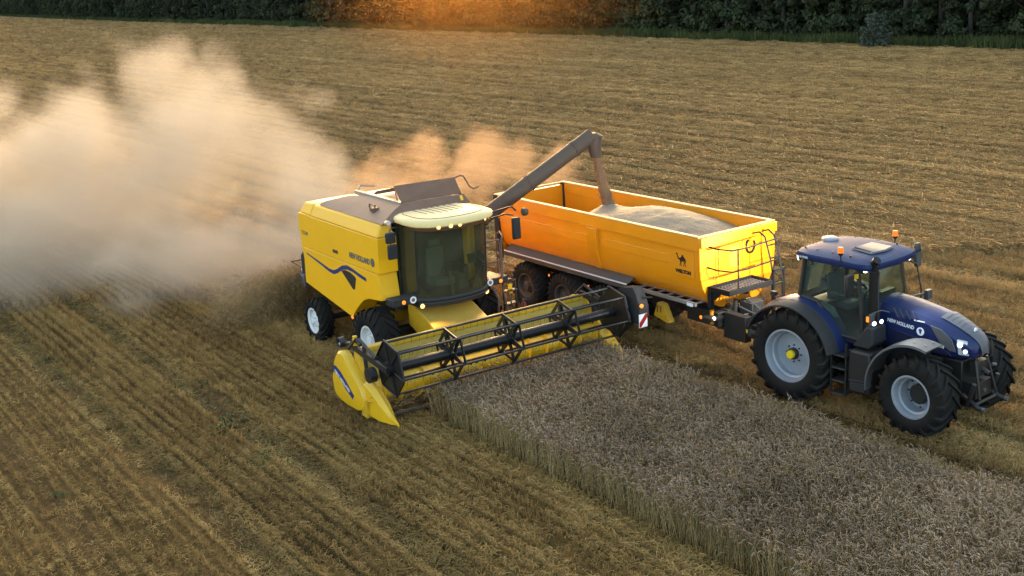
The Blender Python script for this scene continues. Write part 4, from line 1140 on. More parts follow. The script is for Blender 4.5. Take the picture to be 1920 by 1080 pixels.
# mudguards with bright edge
for s in (-1, 1):
    g = MB()
    gp_ = [(s * .82, 1.80), (s * 1.0, 1.78), (s * 1.24, 1.64), (s * 1.30, 1.62), (s * 1.30, 1.48), (s * 1.285, 1.48), (s * 1.28, 1.60), (s * .82, 1.77)]
    g.prism(gp_, -3.75, 1.62, 'x')
    mg = g.build('mudguard', mat('mudguard_grey', (.065, .056, .048), .6, dust=.6, dustcol=(.11, .088, .066)) if s < 0 else DKGREY, tb, bevel=.006)
    MB().box((-3.75, min(s * 1.295, s * 1.312), 1.60), (1.62, max(s * 1.295, s * 1.312), 1.632)).build('edge_strip', WHITE, mg)
# side ladder-like underrun rails
for s in (-1, 1):
    r_ = MB().box((1.75, min(s * 1.20, s * 1.26), 1.52), (4.02, max(s * 1.20, s * 1.26), 1.60)).box((1.75, min(s * .86, s * .92), 1.58), (4.02, max(s * .86, s * .92), 1.64))
    for k in range(7): r_.box((1.85 + k * .34, min(s * .9, s * 1.21), 1.54), (1.90 + k * .34, max(s * .9, s * 1.21), 1.57))
    r_.build('underrun_rail', ALU, tb)
    MB().box((3.75, min(s * 1.262, s * 1.27), 1.50), (3.95, max(s * 1.262, s * 1.27), 1.58)).build('maker_plate', WHITE, tb)
# wheels, axles, chassis
for x in (-2.95, -1.22, .51):
    for s in (-1, 1):
        wheel(tb, (x, s * .92, .68), .68, .60, .335, s, RIMG, RUBD, 26, .022, dish=.14, hub=(.12, .05, RIMG), lug_sweep=.25, lug_w=.07)
    MB().path([(x, -.9, .68), (x, .9, .68)], .075, 10).build('axle', BLK, tb)
ch = MB()
for s in (-1, 1):
    ch.box((-3.9, s * .45 - .06, 1.02), (4.35, s * .45 + .06, 1.34)).box((-3.2, s * .62 - .05, .82), (.8, s * .62 + .05, .92))
for x in (-3.8, -2.2, -.4, 1.2, 2.8, 4.2): ch.box((x - .06, -.4, 1.05), (x + .06, .4, 1.28))
ch.box((3.2, -.75, .95), (4.25, .75, 1.30)).path([(3.7, 0, 1.0), (3.6, 0, 1.5)], .14, 14)
chs = ch.build('chassis', BLK, tb, bevel=.01)
MB().prism([(4.0, -.55), (4.0, .55), (5.55, .10), (5.55, -.10)], .82, 1.05, 'z').path([(5.4, 0, .9), (5.85, -.05, .80)], .085, 12).box((4.3, -.62, .70), (5.0, -.42, 1.32)).build('drawbar', BLK, tb, bevel=.015)
MB().path([(4.5, -.5, .95), (5.35, -.48, .90)], .10, 14).build('air_tank', DKGREY, tb, 40)
MB().box((4.9, -.605, .96), (5.05, -.60, 1.04)).build('warning_label', YELC, tb)
MB().path([(4.05, -.75, 1.42), (4.05, -.75, 1.0)], .05, 8).build('body_support', ORG, tb)
ct = MB()
for (y, z) in ((-.3, 1.3), (-.1, 1.45), (.15, 1.35), (.3, 1.2)):
    ct.path([(4.25, y, z), (4.5, y, z + .12), (4.8, y * .6, z), (5.2, y * .3, 1.15), (5.6, y * .2, 1.05)], .022, 6)
ct.box((4.35, -.15, 1.05), (4.75, .25, 1.5)).box((4.3, .28, 1.2), (4.6, .42, 1.48)).path([(4.4, -.35, 1.0), (4.42, -.35, 1.6)], .05, 8)
ct.build('hose_set', DKGREY, tb)
MB().box((4.25, -.5, 1.52), (4.28, -.35, 1.58)).box((4.62, -.3, 1.2), (4.64, -.12, 1.26)).build('tag_plate', ALU, tb)
for (x, m__, r_) in ((3.95, LAMPO, .045), (-2.05, LAMPO, .035), (-.32, LAMPO, .045)):
    lamp_disc('marker_lamp', (x, -1.02 if x > 3 else -1.0, 1.20 if x > 3 else 1.12), r_, (0, -1, 0), m__, tb)
lamp_disc('marker_lamp', (4.3, -.93, 1.22), .04, (.7, -.7, 0), LAMPC, tb)
MB().box((3.9, -1.02, 1.15), (4.3, -.5, 1.22)).box((-2.1, -1.0, 1.07), (-2.0, -.6, 1.15)).box((-.37, -1.0, 1.07), (-.27, -.6, 1.15)).build('lamp_bracket', BLK, tb)
# platform, railing and ladder on the front wall
pf = MB()
pf.box((4.2, -1.02, 1.88), (4.27, .42, 2.0)).box((4.83, -1.02, 1.88), (4.9, .42, 2.0)).box((4.27, -1.02, 1.88), (4.83, -.95, 2.0)).box((4.27, .35, 1.88), (4.83, .42, 2.0))
pf.box((4.2, -1.04, 1.45), (4.32, -.94, 1.9)).box((4.2, .1, 1.6), (4.32, .2, 1.9)).prism([(4.3, 1.88), (4.62, 1.88), (4.3, 1.62)], -1.0, -.97)
pf = pf.build('platform', RAIL, tb, bevel=.008)
gt = MB()
for k in range(14): gt.box((4.27, -.94 + k * .092, 1.935), (4.83, -.91 + k * .092, 1.955))
for k in range(5): gt.box((4.32 + k * .11, -.95, 1.93), (4.335 + k * .11, .35, 1.95))
gt.build('grating', GREYP, pf)
rl = MB()
for z in (2.42, 2.92):
    rl.path([(LX + .03, -1.0, z + .02), (LX + .35, -.98, z), (4.84, -.86, z), (4.88, -.4, z), (4.88, .55, z + .05)], .018, 6)
for y in (-.72,): rl.path([(4.88, y, 1.95), (4.88, y, 2.93)], .018, 6)
for y in (.42, .72):
    rl.path([(4.2, y, 3.0), (4.45, y, 3.08), (4.62, y, 2.98), (4.80, y, 2.45), (4.9, y, 1.95), (4.92, y, 1.2)], .022, 6)
rlx = rl
ldr = MB()
for z in (2.5, 2.8): rlx.path([(4.92 - max(0, z - 1.95) * .22, .42, z), (4.92 - max(0, z - 1.95) * .22, .72, z)], .018, 6)
rl.build('railing', RAIL, tb, 60)
for z in (1.25, 1.58, 1.9): ldr.path([(4.92, .42, z), (4.92, .72, z)], .018, 6)
for y in (.40, .74): ldr.box((4.86, y - .02, 1.2), (4.93, y + .02, 2.25))
ldr.box((4.86, .38, 2.2), (4.93, .76, 2.26)).path([(4.89, .40, 2.22), (4.89, .72, 1.95)], .015, 6)
ldr.build('ladder', RAIL, tb)
cl = MB().path([(LX + .06, .38 + .14 * cos(a), 2.72 + .17 * sin(a)) for a in [radians(120 + 25 * k) for k in range(12)]], .025, 8).build('cable_loop', RAIL, tb, 60)

# yellow wheel chock carried on the trailer's near side
wc = empty('wheel_chock', (0, 0, 0))
wc.matrix_world = Matrix.Translation((TB[0], TB[1], 0)) @ Matrix.Rotation(TB[2], 4, 'Z') @ Matrix.Translation((2.55, -1.0, 1.0))
tag(wc, 'yellow wheel chock hung under the side rail of the grain trailer', 'wheel chock')
MB().prism([(-.02, .30), (.18, .28), (.42, -.14), (.30, -.16), (-.16, -.06)], -.11, .06).build('wedge', YELH, wc, bevel=.012)
MB().box((-.04, -.113, .05), (-.0, -.111, .22)).box((.08, -.113, .06), (.12, -.111, .22)).box((-.0, -.113, .2), (.08, -.111, .22)).build('rib', TANK, wc)
MB().box((-.05, .06, .18), (.25, .45, .22)).build('bracket', BLK, wc)

# grain in the trailer
gm = MB()
NX, NY = 110, 46
def grain_h(x, y):
    h1 = 3.27 - .66 * sqrt((x + .62) ** 2 + (y - .05) ** 2 * 1.05 + .03)
    d2 = sqrt(max(0, (x - 1.45)) ** 2 * .42 + max(0, 1.0 - x) ** 2 * .8 + (y * .95) ** 2)
    h2 = 3.28 - .10 * d2 - .125 * d2 * d2
    h0 = 2.35 + .10 * x - .12 * max(0, -x - 1.5)
    k = 7.0
    h = math.log(math.exp(k * h1) + math.exp(k * h2) + math.exp(k * h0)) / k
    h += .02 * noise.noise((x * 2.3, y * 2.3, 1)) + .012 * noise.noise((x * 7, y * 7, 5))
    return h
vs, fs = [], []
for i in range(NX + 1):
    for j in range(NY + 1):
        x = -LX + .05 + i * (2 * LX - .1) / NX; y = -1.15 + j * 2.30 / NY
        z = min(grain_h(x, y), 3.30)
        # stay inside the curved body
        yy = y * (1.0 if z > 2.25 else .9)
        vs.append((x, yy, z))
for i in range(NX):
    for j in range(NY):
        a = i * (NY + 1) + j
        fs.append((a, a + NY + 1, a + NY + 2, a + 1))
gm.add(vs, fs)
def grain_mat():
    m, n, p = nodes_of('grain')
    N, L = n.nodes, n.links
    p.inputs['Roughness'].default_value = .85
    tc = N.new('ShaderNodeTexCoord')
    vo = N.new('ShaderNodeTexVoronoi'); vo.inputs['Scale'].default_value = 60
    nz = N.new('ShaderNodeTexNoise'); nz.inputs['Scale'].default_value = 2.2; nz.inputs['Detail'].default_value = 8
    L.new(tc.outputs['Object'], vo.inputs['Vector']); L.new(tc.outputs['Object'], nz.inputs['Vector'])
    r = N.new('ShaderNodeValToRGB')
    r.color_ramp.elements[0].color = (.19, .145, .086, 1); r.color_ramp.elements[1].color = (.31, .245, .155, 1)
    ad = N.new('ShaderNodeMath'); ad.operation = 'MULTIPLY_ADD'; ad.inputs[1].default_value = .5
    sx = N.new('ShaderNodeSeparateColor'); L.new(vo.outputs['Color'], sx.inputs[0])
    L.new(sx.outputs[0], ad.inputs[0]); 
    m2 = N.new('ShaderNodeMath'); m2.operation = 'MULTIPLY'; m2.inputs[1].default_value = .5; L.new(nz.outputs['Fac'], m2.inputs[0])
    L.new(m2.outputs[0], ad.inputs[2]); L.new(ad.outputs[0], r.inputs[0]); L.new(r.outputs[0], p.inputs['Base Color'])
    b = N.new('ShaderNodeBump'); b.inputs['Strength'].default_value = .5; b.inputs['Distance'].default_value = .012
    L.new(vo.outputs['Distance'], b.inputs['Height']); L.new(b.outputs[0], p.inputs['Normal'])
    return m
GRAIN = grain_mat()
go = gm.build('grain', GRAIN, None, 180)
go.location = (TB[0], TB[1], 0); go.rotation_euler = (0, 0, TB[2])
tag(go, 'pale heaped grain filling the orange yellow trailer', 'grain', kind='stuff')
# falling stream of grain from the auger spout
MC = Matrix.Translation((CP[0], CP[1], 0)) @ Matrix.Rotation(CP[2], 4, 'Z')
MT = Matrix.Translation((TB[0], TB[1], 0)) @ Matrix.Rotation(TB[2], 4, 'Z')
S0 = MC @ SPOUT_L
S1 = MT @ Vector((-.62, .05, 3.12))
gs = MB()
r2 = random.Random(3)
secs = []
for k in range(15):
    f = k / 14
    p = S0.lerp(S1, f * f * .35 + f * .65); p.z = S0.z + (S1.z - S0.z) * f
    rr = .115 + .04 * f
    ring = []
    for q in range(18):
        a = 2 * pi * q / 18
        w_ = rr * (1 + .28 * noise.noise((cos(a) * 1.6 + 3, sin(a) * 1.6, f * 2.2)) + .16 * noise.noise((cos(a) * 4, sin(a) * 4, f * 9)))
        ring.append(p + Vector((cos(a) * w_, sin(a) * w_, 0)))
    secs.append(ring)
gs.loft(secs)
for k in range(2600):
    f = r2.random()
    p = S0.lerp(S1, f * f * .35 + f * .65); p.z = S0.z + (S1.z - S0.z) * f
    a = r2.uniform(0, 2 * pi); d = abs(r2.gauss(.08 + .04 * f, .06))
    c = p + Vector((cos(a) * d, sin(a) * d, 0))
    q = .008
    gs.add([c + Vector((q, 0, 0)), c + Vector((-q, q, 0)), c + Vector((-q, -q, 0)), c + Vector((0, 0, q * 3))], [(0, 2, 1), (0, 1, 3), (1, 2, 3), (2, 0, 3)])
gso = gs.build('grain_stream', mat('falling_grain', (.22, .115, .048), .85, grime=.4, scale=26, bump=.8), None, 60)
tag(gso, 'brown stream of grain falling from the auger spout into the trailer', 'grain stream', kind='stuff')
REARW = 75
# ================================================================ TRACTOR
TT = (6.785, 24.633, radians(-52.0))
tr = empty('tractor', (TT[0], TT[1], 0), TT[2])
tag(tr, 'dark blue tractor with big lugged tyres and white lamps lit, coupled to the grain trailer', 'tractor')
YC = mat('yellow_hub', (.75, .55, .01), .4, grime=.3)
for s in (-1, 1):
    wheel(tr, (0, s * .96, 1.02), 1.02, .70, .555, s, RIMS, RUB, 20, .065, dish=.33, hub=(.13, .07, BLK, YC), lug_w=.06)
    wheel(tr, (2.995, s * .98, .83), .83, .60, .41, s, RIMS, RUB, 18, .06, dish=.42, hub=(.20, .10, BLK), steer=radians(-4), lug_w=.06)
# transmission, axles
bt = MB().box((-.55, -.36, .72), (1.7, .36, 1.45)).box((1.6, -.30, .78), (3.5, .30, 1.45)).path([(0, -.8, 1.02), (0, .8, 1.02)], .17, 14).path([(2.995, -.8, .83), (2.995, .8, .83)], .12, 12).box((2.7, -.5, .68), (3.3, .5, .98))
bt.build('chassis', BLK, tr, bevel=.02)
MB().box((-.95, -.10, .62), (-.4, .10, .80)).path([(-.9, -.42, .75), (-.4, -.40, .85)], .04, 8).path([(-.9, .42, .75), (-.4, .40, .85)], .04, 8).path([(-.75, -.42, .8), (-.6, -.38, 1.5)], .035, 8).path([(-.75, .42, .8), (-.6, .38, 1.5)], .035, 8).build('rear_hitch', BLK, tr)

# bonnet: section loft, sloping down to the nose
def bsec(x, hw, zt, zb, ch, crown=.035):
    return [(x, -hw * .86, zb), (x, -hw, zb + .10), (x, -hw, zt - ch * 1.25), (x, -hw + ch * .45, zt - ch * .45), (x, -hw + ch * 1.15, zt - .012), (x, 0, zt + crown), (x, hw - ch * 1.15, zt - .012), (x, hw - ch * .45, zt - ch * .45), (x, hw, zt - ch * 1.25), (x, hw, zb + .10), (x, hw * .86, zb)]
secs = [bsec(1.70, .44, 2.42, 1.45, .15), bsec(2.2, .44, 2.385, 1.45, .15), bsec(2.7, .435, 2.30, 1.47, .15), bsec(3.05, .43, 2.22, 1.50, .15), bsec(3.35, .41, 2.10, 1.52, .15), bsec(3.58, .37, 1.98, 1.54, .14), bsec(3.70, .31, 1.88, 1.56, .12), bsec(3.755, .22, 1.78, 1.58, .08)]
bn = MB().loft(secs).build('bonnet', BLUE, tr, 24)
# grey mesh panel on top of the nose, wrapping down the front
def topcurve(x, off=.008):
    for a, b in zip(secs, secs[1:]):
        if a[0][0] <= x <= b[0][0]:
            f = (x - a[0][0]) / (b[0][0] - a[0][0])
            return [Vector(p).lerp(Vector(q), f) for p, q in zip(a, b)]
    return [Vector(p) for p in secs[-1]]
gm_ = []
for k in range(14):
    x = 2.98 + (3.754 - 2.98) * k / 13
    c = topcurve(x)
    row = [c[4].lerp(c[5], t) for t in (.0, .5, 1)] + [c[5].lerp(c[6], t) for t in (.5, 1.)]
    up = Vector((0.35 * k / 13, 0, 1)).normalized() * .022
    gm_.append([p + up for p in row])
gm_.append([p + Vector((.04, 0, -.12)) for p in gm_[-1]]); gm_.append([p + Vector((.0, 0, -.10)) for p in gm_[-1]])
gp_ = MB().loft(gm_, closed=False, caps=False).build('top_grille', GRILL, bn, 60)
MB().lathe([(.001, 0), (.055, .0), (.055, .015), (.001, .02)], (3.57, 0, 2.035), 18, 'x').build('emblem', WHITE, bn)
gq = MB()
for k in range(6):
    x = 3.08 + .1 * k; c = topcurve(x)
    gq.path([c[4].lerp(c[5], .15) + Vector((0, 0, .024)), c[5] + Vector((0, 0, .024)), c[5].lerp(c[6], .85) + Vector((0, 0, .024))], .0025, 4)
gq.build('grille_seam', BLK, gp_)
for s in (-1, 1):
    # headlamps at the nose corners
    hlm = MB().hexa([(3.46, s * .405, 1.60), (3.66, s * .335, 1.60), (3.64, s * .30, 1.60), (3.46, s * .36, 1.60), (3.42, s * .412, 1.90), (3.60, s * .345, 1.86), (3.6, s * .30, 1.9), (3.42, s * .36, 1.92)])
    ho = hlm.build('headlight', HGLASS, bn, bevel=.015)
    MB().disc((3.50, s * .418, 1.82), .05, (.45, s * 1, 0), 14, .02).build('lens', LAMPC, ho)
    MB().disc((3.60, s * .388, 1.69), .045, (.5, s * 1, 0), 14, .02).build('lens', LAMPH, ho)
    # grey side mesh behind the lamp and the vents
    MB().prism([(2.86, 2.10), (3.10, 2.06), (3.34, 1.90), (3.44, 1.66), (3.30, 1.66), (3.08, 1.78)], s * .428, s * .448).build('side_grille', GRILL, bn, bevel=.008)
    MB().prism([(1.9, 1.56), (3.35, 1.56), (3.3, 1.62), (2.9, 1.74), (1.95, 1.86)], s * .437, s * .452).build('lower_side_panel', mat('deep_blue_panel', (.008, .011, .04), .3, dust=.1) , bn, bevel=.006)
    sl = MB()
    for k in range(4):
        x = 2.02 + k * .14
        sl.prism([(x, 2.30), (x + .03, 2.30), (x + .13, 2.13), (x + .10, 2.13)], s * .44, s * .447)
    sl.build('vent_slit', GRILL, bn)
    MB().box((2.50, min(s * .438, s * .446), 2.12), (2.74, max(s * .438, s * .446), 2.145)).build('badge', WHITE, bn)
lettering('lettering', 'NEW HOLLAND', .105, WHITE, bn, (1.90, -.457, 2.00), (1, 0, -.10), (.10, 0, 1), bold=.003, sx=.80)
MB().lathe([(.001, 0), (.085, 0), (.085, -.006), (.001, -.006)], (2.66, -.455, 1.93), 20, 'y').build('emblem', WHITE, bn)
MB().prism([(2.62, 1.97), (2.66, 1.99), (2.70, 1.97), (2.67, 1.88), (2.65, 1.88)], -.463, -.462).build('leaf_mark', BLUED, bn)
lettering('lettering', 'T7.315', .075, WHITE, bn, (2.98, -.457, 1.70), (1, 0, -.05), (.05, 0, 1), bold=.003)
# front axle hitch and linkage below the nose
fh = MB().box((3.4, -.28, .72), (3.80, .28, 1.05)).path([(3.7, -.40, .60), (3.85, -.42, 1.10)], .045, 8).path([(3.7, .40, .60), (3.85, .42, 1.10)], .045, 8)
for s in (-1, 1):
    fh.path([(3.55, s * .33, .8), (3.95, s * .42, .62), (4.05, s * .42, .62)], .05, 8).path([(3.72, s * .2, 1.5), (3.9, s * .3, .75)], .03, 8)
fh.path([(3.70, 0, 1.30), (3.9, 0, 1.22)], .05, 8).path([(3.85, -.42, .66), (3.85, .42, .66)], .035, 8).box((3.6, -.2, 1.15), (3.76, .2, 1.45))
fh.build('front_linkage', BLK, tr, bevel=.008)
MB().path([(4.03, -.42, .62), (4.09, -.42, .62)], .05, 8).path([(4.03, .42, .62), (4.09, .42, .62)], .05, 8).path([(3.88, .12, 1.38), (3.92, .2, 1.36)], .035, 8).path([(3.86, -.1, .9), (3.9, -.1, .9)], .04, 8).build('coupling', GREYP, tr)
# rear fenders: blue inner part with a dark flared edge
for s in (-1, 1):
    def arc(r, y, a0, a1, n, cz=1.02):
        return [(r * cos(a0 + (a1 - a0) * k / n), y, cz + r * sin(a0 + (a1 - a0) * k / n)) for k in range(n + 1)]
    a0, a1, n = radians(158), radians(14), 22
    A = [arc(1.15, s * 1.05, a0, a1, n), arc(1.20, s * 1.03, a0, a1, n), arc(1.235, s * .90, a0, a1, n), arc(1.23, s * .62, a0, a1, n), arc(1.18, s * .62, a0, a1, n), arc(1.185, s * .9, a0, a1, n)]
    MB().loft([[A[q][k] for q in range(6)] for k in range(n + 1)]).build('rear_fender', BLUE, tr, 40)
    A = [arc(1.10, s * 1.34, a0 - .05, a1, n), arc(1.13, s * 1.34, a0 - .05, a1, n), arc(1.18, s * 1.22, a0, a1, n), arc(1.195, s * 1.035, a0, a1, n), arc(1.165, s * 1.035, a0, a1, n), arc(1.15, s * 1.2, a0, a1, n)]
    MB().loft([[A[q][k] for q in range(6)] for k in range(n + 1)]).build('fender_flare', DKGREY, tr, 40)
    MB().path([(-.62, s * .9, 2.08), (-.64, s * .9, 2.24)], .02, 6).box((-.70, s * .9 - .05, 2.18), (-.58, s * .9 + .05, 2.27)).build('fender_lamp', BLK, tr)
    # front fenders
    a0, a1, n = radians(186), radians(72 if s < 0 else 112), 16
    def arc2(r, y): return [(2.995 + r * cos(a0 + (a1 - a0) * k / n), y, .86 + r * sin(a0 + (a1 - a0) * k / n)) for k in range(n + 1)]
    A = [arc2(1.0, s * 1.29), arc2(1.045, s * 1.28), arc2(1.06, s * 1.0), arc2(1.045, s * .72), arc2(1.025, s * .72), arc2(1.03, s * 1.0)]
    ff = MB().loft([[A[q][k] for q in range(6)] for k in range(n + 1)]).build('front_fender', GREYP, tr, 40)
    bs = MB()
    for yy in (.85, 1.1):
        for aa in ((radians(80), radians(93)) if s < 0 else (radians(125), radians(140))):
            bs.path([(2.995 + 1.04 * cos(aa), s * yy, .86 + 1.04 * sin(aa)), (2.995 + 1.075 * cos(aa), s * yy, .86 + 1.075 * sin(aa))], .018, 8)
    bs.build('bolt', ALU, ff)
    MB().path([(2.95, s * .5, 1.4), (2.95, s * .9, 1.80)], .03, 6).build('fender_bracket', BLK, ff)
# cab: pillars, panes, roof
def ring(z, f):
    # plan of the glasshouse at height z (f 0 = sill, 1 = roof)
    xr, xf = -.02 + .10 * f, 1.66 - .18 * f
    return {'rr': (xr, -.78 + .02 * f, z), 'rf': (xf - .12, -.80 + .06 * f, z), 'fc': (xf + .06, 0, z), 'lf': (xf - .12, .80 - .06 * f, z), 'lr': (xr, .78 - .02 * f, z)}
lo, hi = ring(1.62, 0), ring(3.12, 1)
sill = {'rr': (-.02, -.80, 2.28), 'rm': (.45, -.82, 2.22), 'rq': (.98, -.83, 1.62), 'rf': (1.56, -.80, 1.58)}
m_ = MB()
for sy in (1, -1):
    P = lambda p: (p[0], p[1] * sy, p[2])
    rr, rm, rq, rf_ = (P(sill[k]) for k in ('rr', 'rm', 'rq', 'rf'))
    th, tf = (hi['rr'][0], hi['rr'][1] * sy, 3.12), (hi['rf'][0], hi['rf'][1] * sy, 3.12)
    MB().add([rr, rm, rq, rf_, tf, th], [(0, 1, 2, 3, 4, 5)]).build('side_window', GLT, tr)
    MB().path([rr, th], .055, 8).build('cab_pillar', BLK, tr)
    MB().path([rf_, Vector(rf_).lerp(Vector(tf), .5) + Vector((.03, 0, 0)), tf], .045, 8).build('cab_pillar', BLK, tr)
    MB().path([Vector(p) for p in (rr, rm, rq, rf_)], .035, 8).build('door_sill', BLK, tr)
wsl = [(1.56, -.80, 1.95), (1.70, -.45, 2.30), (1.74, 0, 2.34), (1.70, .45, 2.30), (1.56, .80, 1.95)]
wsh = [(hi['rf'][0], hi['rf'][1], 3.12), (1.56, -.4, 3.12), (1.58, 0, 3.12), (1.56, .4, 3.12), (hi['lf'][0], hi['lf'][1], 3.12)]
MB().loft([wsl, [tuple(Vector(a).lerp(Vector(b), .5) + Vector((.05, 0, 0))) for a, b in zip(wsl, wsh)], wsh], closed=False, caps=False).build('windscreen', GLT, tr, 60)
MB().add([(-.02, -.78, 2.2), (-.02, .78, 2.2), (.08, .76, 3.12), (.08, -.76, 3.12)], [(0, 1, 2, 3)]).build('rear_window', GLT, tr)
MB().box((0.0, -.76, 1.45), (1.6, .76, 1.60)).box((0.0, -.62, 1.5), (.5, .62, 2.15)).prism([(1.5, 1.5), (1.72, 1.5), (1.72, 2.33), (1.62, 2.36), (1.5, 2.0)], -.46, .46).build('cab_base', BLK, tr, bevel=.02)
MB().prism([(.45, 2.18), (.70, 2.10), (.93, 1.80), (.99, 1.58), (.45, 1.58)], -.60, -.76).prism([(.45, 2.18), (.70, 2.10), (.93, 1.80), (.99, 1.58), (.45, 1.58)], .60, .76).build('inner_wheel_arch', mat('cab_trim', (.16, .19, .2), .7), tr)
MB().box((.32, -.26, 1.95), (.82, .26, 2.10)).box((.24, -.25, 2.05), (.38, .25, 2.72)).box((.25, -.14, 2.72), (.35, .14, 2.92)).box((.45, -.42, 2.25), (.95, -.30, 2.36)).build('seat', SEATM, tr, bevel=.05)
sw = MB().path([(1.45, 0, 1.9), (1.22, 0, 2.35)], .05, 8)
sw.path([(1.2 + .08 * sin(a), .2 * cos(a), 2.4 + .16 * sin(a)) for a in [2 * pi * k / 16 for k in range(17)]], .017, 6, False).box((1.45, -.25, 2.25), (1.6, .25, 2.5)).build('steering_wheel', BLK, tr)
MB().box((1.1, -.55, 2.38), (1.14, -.33, 2.56)).path([(1.1, -.45, 2.4), (.9, -.38, 2.3)], .02, 6).build('display', DKGREY, tr)

def rp(k, z, dx=0):
    base = [(-.22, -.50), (-.12, -.80), (.25, -.92), (.9, -.95), (1.45, -.93), (1.68, -.84), (1.76, -.55), (1.80, 0), (1.76, .55), (1.68, .84), (1.45, .93), (.9, .95), (.25, .92), (-.12, .80), (-.22, .50), (-.20, 0)]
    return [(.8 + (x - .8) * k + dx, y * k, z + (.02 if k < .9 else 0) - .05 * max(0, x - 1.0)) for x, y in base]
rfm = MB().loft([rp(.86, 3.06), rp(.97, 3.10), rp(1.0, 3.16), rp(.985, 3.235), rp(.90, 3.285), rp(.62, 3.315), rp(.2, 3.33)])
ro = rfm.build('cab_roof', BLUER, tr, 40)
MB().loft([[(.92, -.36, 3.345), (1.45, -.40, 3.315), (1.52, 0, 3.315), (1.45, .40, 3.315), (.92, .36, 3.345)], [(.95, -.32, 3.365), (1.42, -.36, 3.34), (1.48, 0, 3.34), (1.42, .36, 3.34), (.95, .32, 3.365)]]).build('roof_hatch', mat('hatch_glass', (.05, .065, .085), .5, dust=.3, dustcol=(.10, .12, .15)), ro, 30)
MB().path([(.98, -.30, 3.372), (1.38, -.33, 3.345)], .012, 4).build('hatch_bar', BLK, ro)
MB().lathe([(.001, 0), (.17, 0), (.18, .03), (.17, .06), (.13, .08), (.001, .085)], (.06, 0.10, 3.315), 24, 'z').build('receiver_dome', mat('dome_white', (.30, .33, .37), .4, dust=.3), ro, 40)
sc_ = MB()
for (x, y) in ((.0, -.66), (.35, -.72), (.75, -.74), (1.2, -.76), (.45, -.40), (.55, .35), (.3, .66), (.85, .70), (1.3, .72)):
    sc_.path([(x, y, 3.26), (x, y, 3.325)], .018, 8)
sc_.build('roof_bolt', BLK, ro)
for s in (-1, 1):
    be = MB().path([(1.10, s * .93, 3.16), (1.10, s * .95, 3.34)], .014, 8).path([(1.10, s * .95, 3.34), (1.10, s * .95, 3.40)], [.03, .07], 12).build('beacon', BLK, tr)
    MB().lathe([(.001, 0), (.055, 0), (.058, .09), (.05, .115), (.001, .12)], (1.10, s * .95, 3.40), 16, 'z').build('amber_dome', BEACON, be, 40)
    for (x, y, n) in ((1.70, .60, (1, .2, -.3)), (1.60, .80, (.9, .6, -.3)), (-.16, .58, (-1, .2, -.35)), (-.10, .78, (-.8, .7, -.3))):
        lamp_disc('work_lamp', (x, s * y, 3.075), .05, (n[0], n[1] * s, n[2]), LAMPC, tr)
lettering('lettering', 'BLUE POWER', .065, WHITE, ro, (.02, -.945, 3.15), (1, -.08, 0), (0, 0, 1), sx=.7)
# exhaust stack, mirrors, side lamp cluster
ex = MB().path([(1.72, -.66, 1.7), (1.70, -.66, 3.05)], .105, 18).path([(1.70, -.66, 3.05), (1.70, -.66, 3.22), (1.78, -.68, 3.30)], .085, 16).build('exhaust', BLKG, tr, 40)
MB().path([(1.815, -.66, 1.9), (1.80, -.66, 2.95)], .012, 6).build('exhaust_seam', GRILL, ex)
ma = MB().path([(1.50, -.78, 3.02), (1.48, -1.05, 3.05), (1.48, -1.15, 3.0), (1.48, -1.15, 2.7)], .022, 6).build('mirror_arm', BLK, tr, 60)
MB().box((1.44, -1.30, 2.60), (1.52, -1.06, 3.05)).build('mirror', BLK, ma, bevel=.03)
MB().box((1.46, -.98, 2.92), (1.50, -.90, 3.02)).build('reflector', YELC, ma)
ma = MB().path([(1.45, .78, 3.06), (1.5, 1.25, 3.12)], .05, 8).build('mirror_arm', DKGREY, tr, 60)
MB().loft([[(1.46 + a, 1.27 + b, 2.72) for a, b in ((-.04, -.08), (.04, -.08), (.04, .08), (-.04, .08))], [(1.44 + a, 1.26 + b, 2.98) for a, b in ((-.05, -.11), (.05, -.11), (.05, .11), (-.05, .11))], [(1.44 + a, 1.26 + b, 3.24) for a, b in ((-.04, -.07), (.04, -.07), (.04, .07), (-.04, .07))]]).build('mirror', GREYP, ma, bevel=.02)
MB().path([(1.46, .80, 3.0), (1.62, .98, 2.85), (1.70, 1.05, 2.3), (1.72, 1.0, 2.0)], .02, 6).build('handrail', BLK, tr, 60)
MB().path([(1.72, .45, 2.25), (1.9, .95, 2.28)], .03, 6).box((1.88, .86, 2.16), (1.98, 1.04, 2.36)).build('front_lamp', GREYP, tr, bevel=.01)
lc = MB().box((1.78, -.93, 1.98), (1.86, -.83, 2.22)).path([(1.75, -.6, 2.12), (1.8, -.8, 2.2), (1.84, -.88, 2.2)], .025, 6).path([(1.8, -.85, 2.22), (1.95, -.75, 2.3), (2.05, -.60, 2.24)], .015, 6).build('lamp_cluster', GREYP, tr, bevel=.01)
lamp_disc('work_lamp', (1.90, -.90, 2.04), .045, (1, -.4, -.1), LAMPC, tr)
lamp_disc('work_lamp', (1.96, -.74, 2.06), .042, (1, -.3, -.1), LAMPC, tr)
MB().box((1.74, -.955, 2.06), (1.79, -.93, 2.17)).build('indicator', LAMPO, lc)
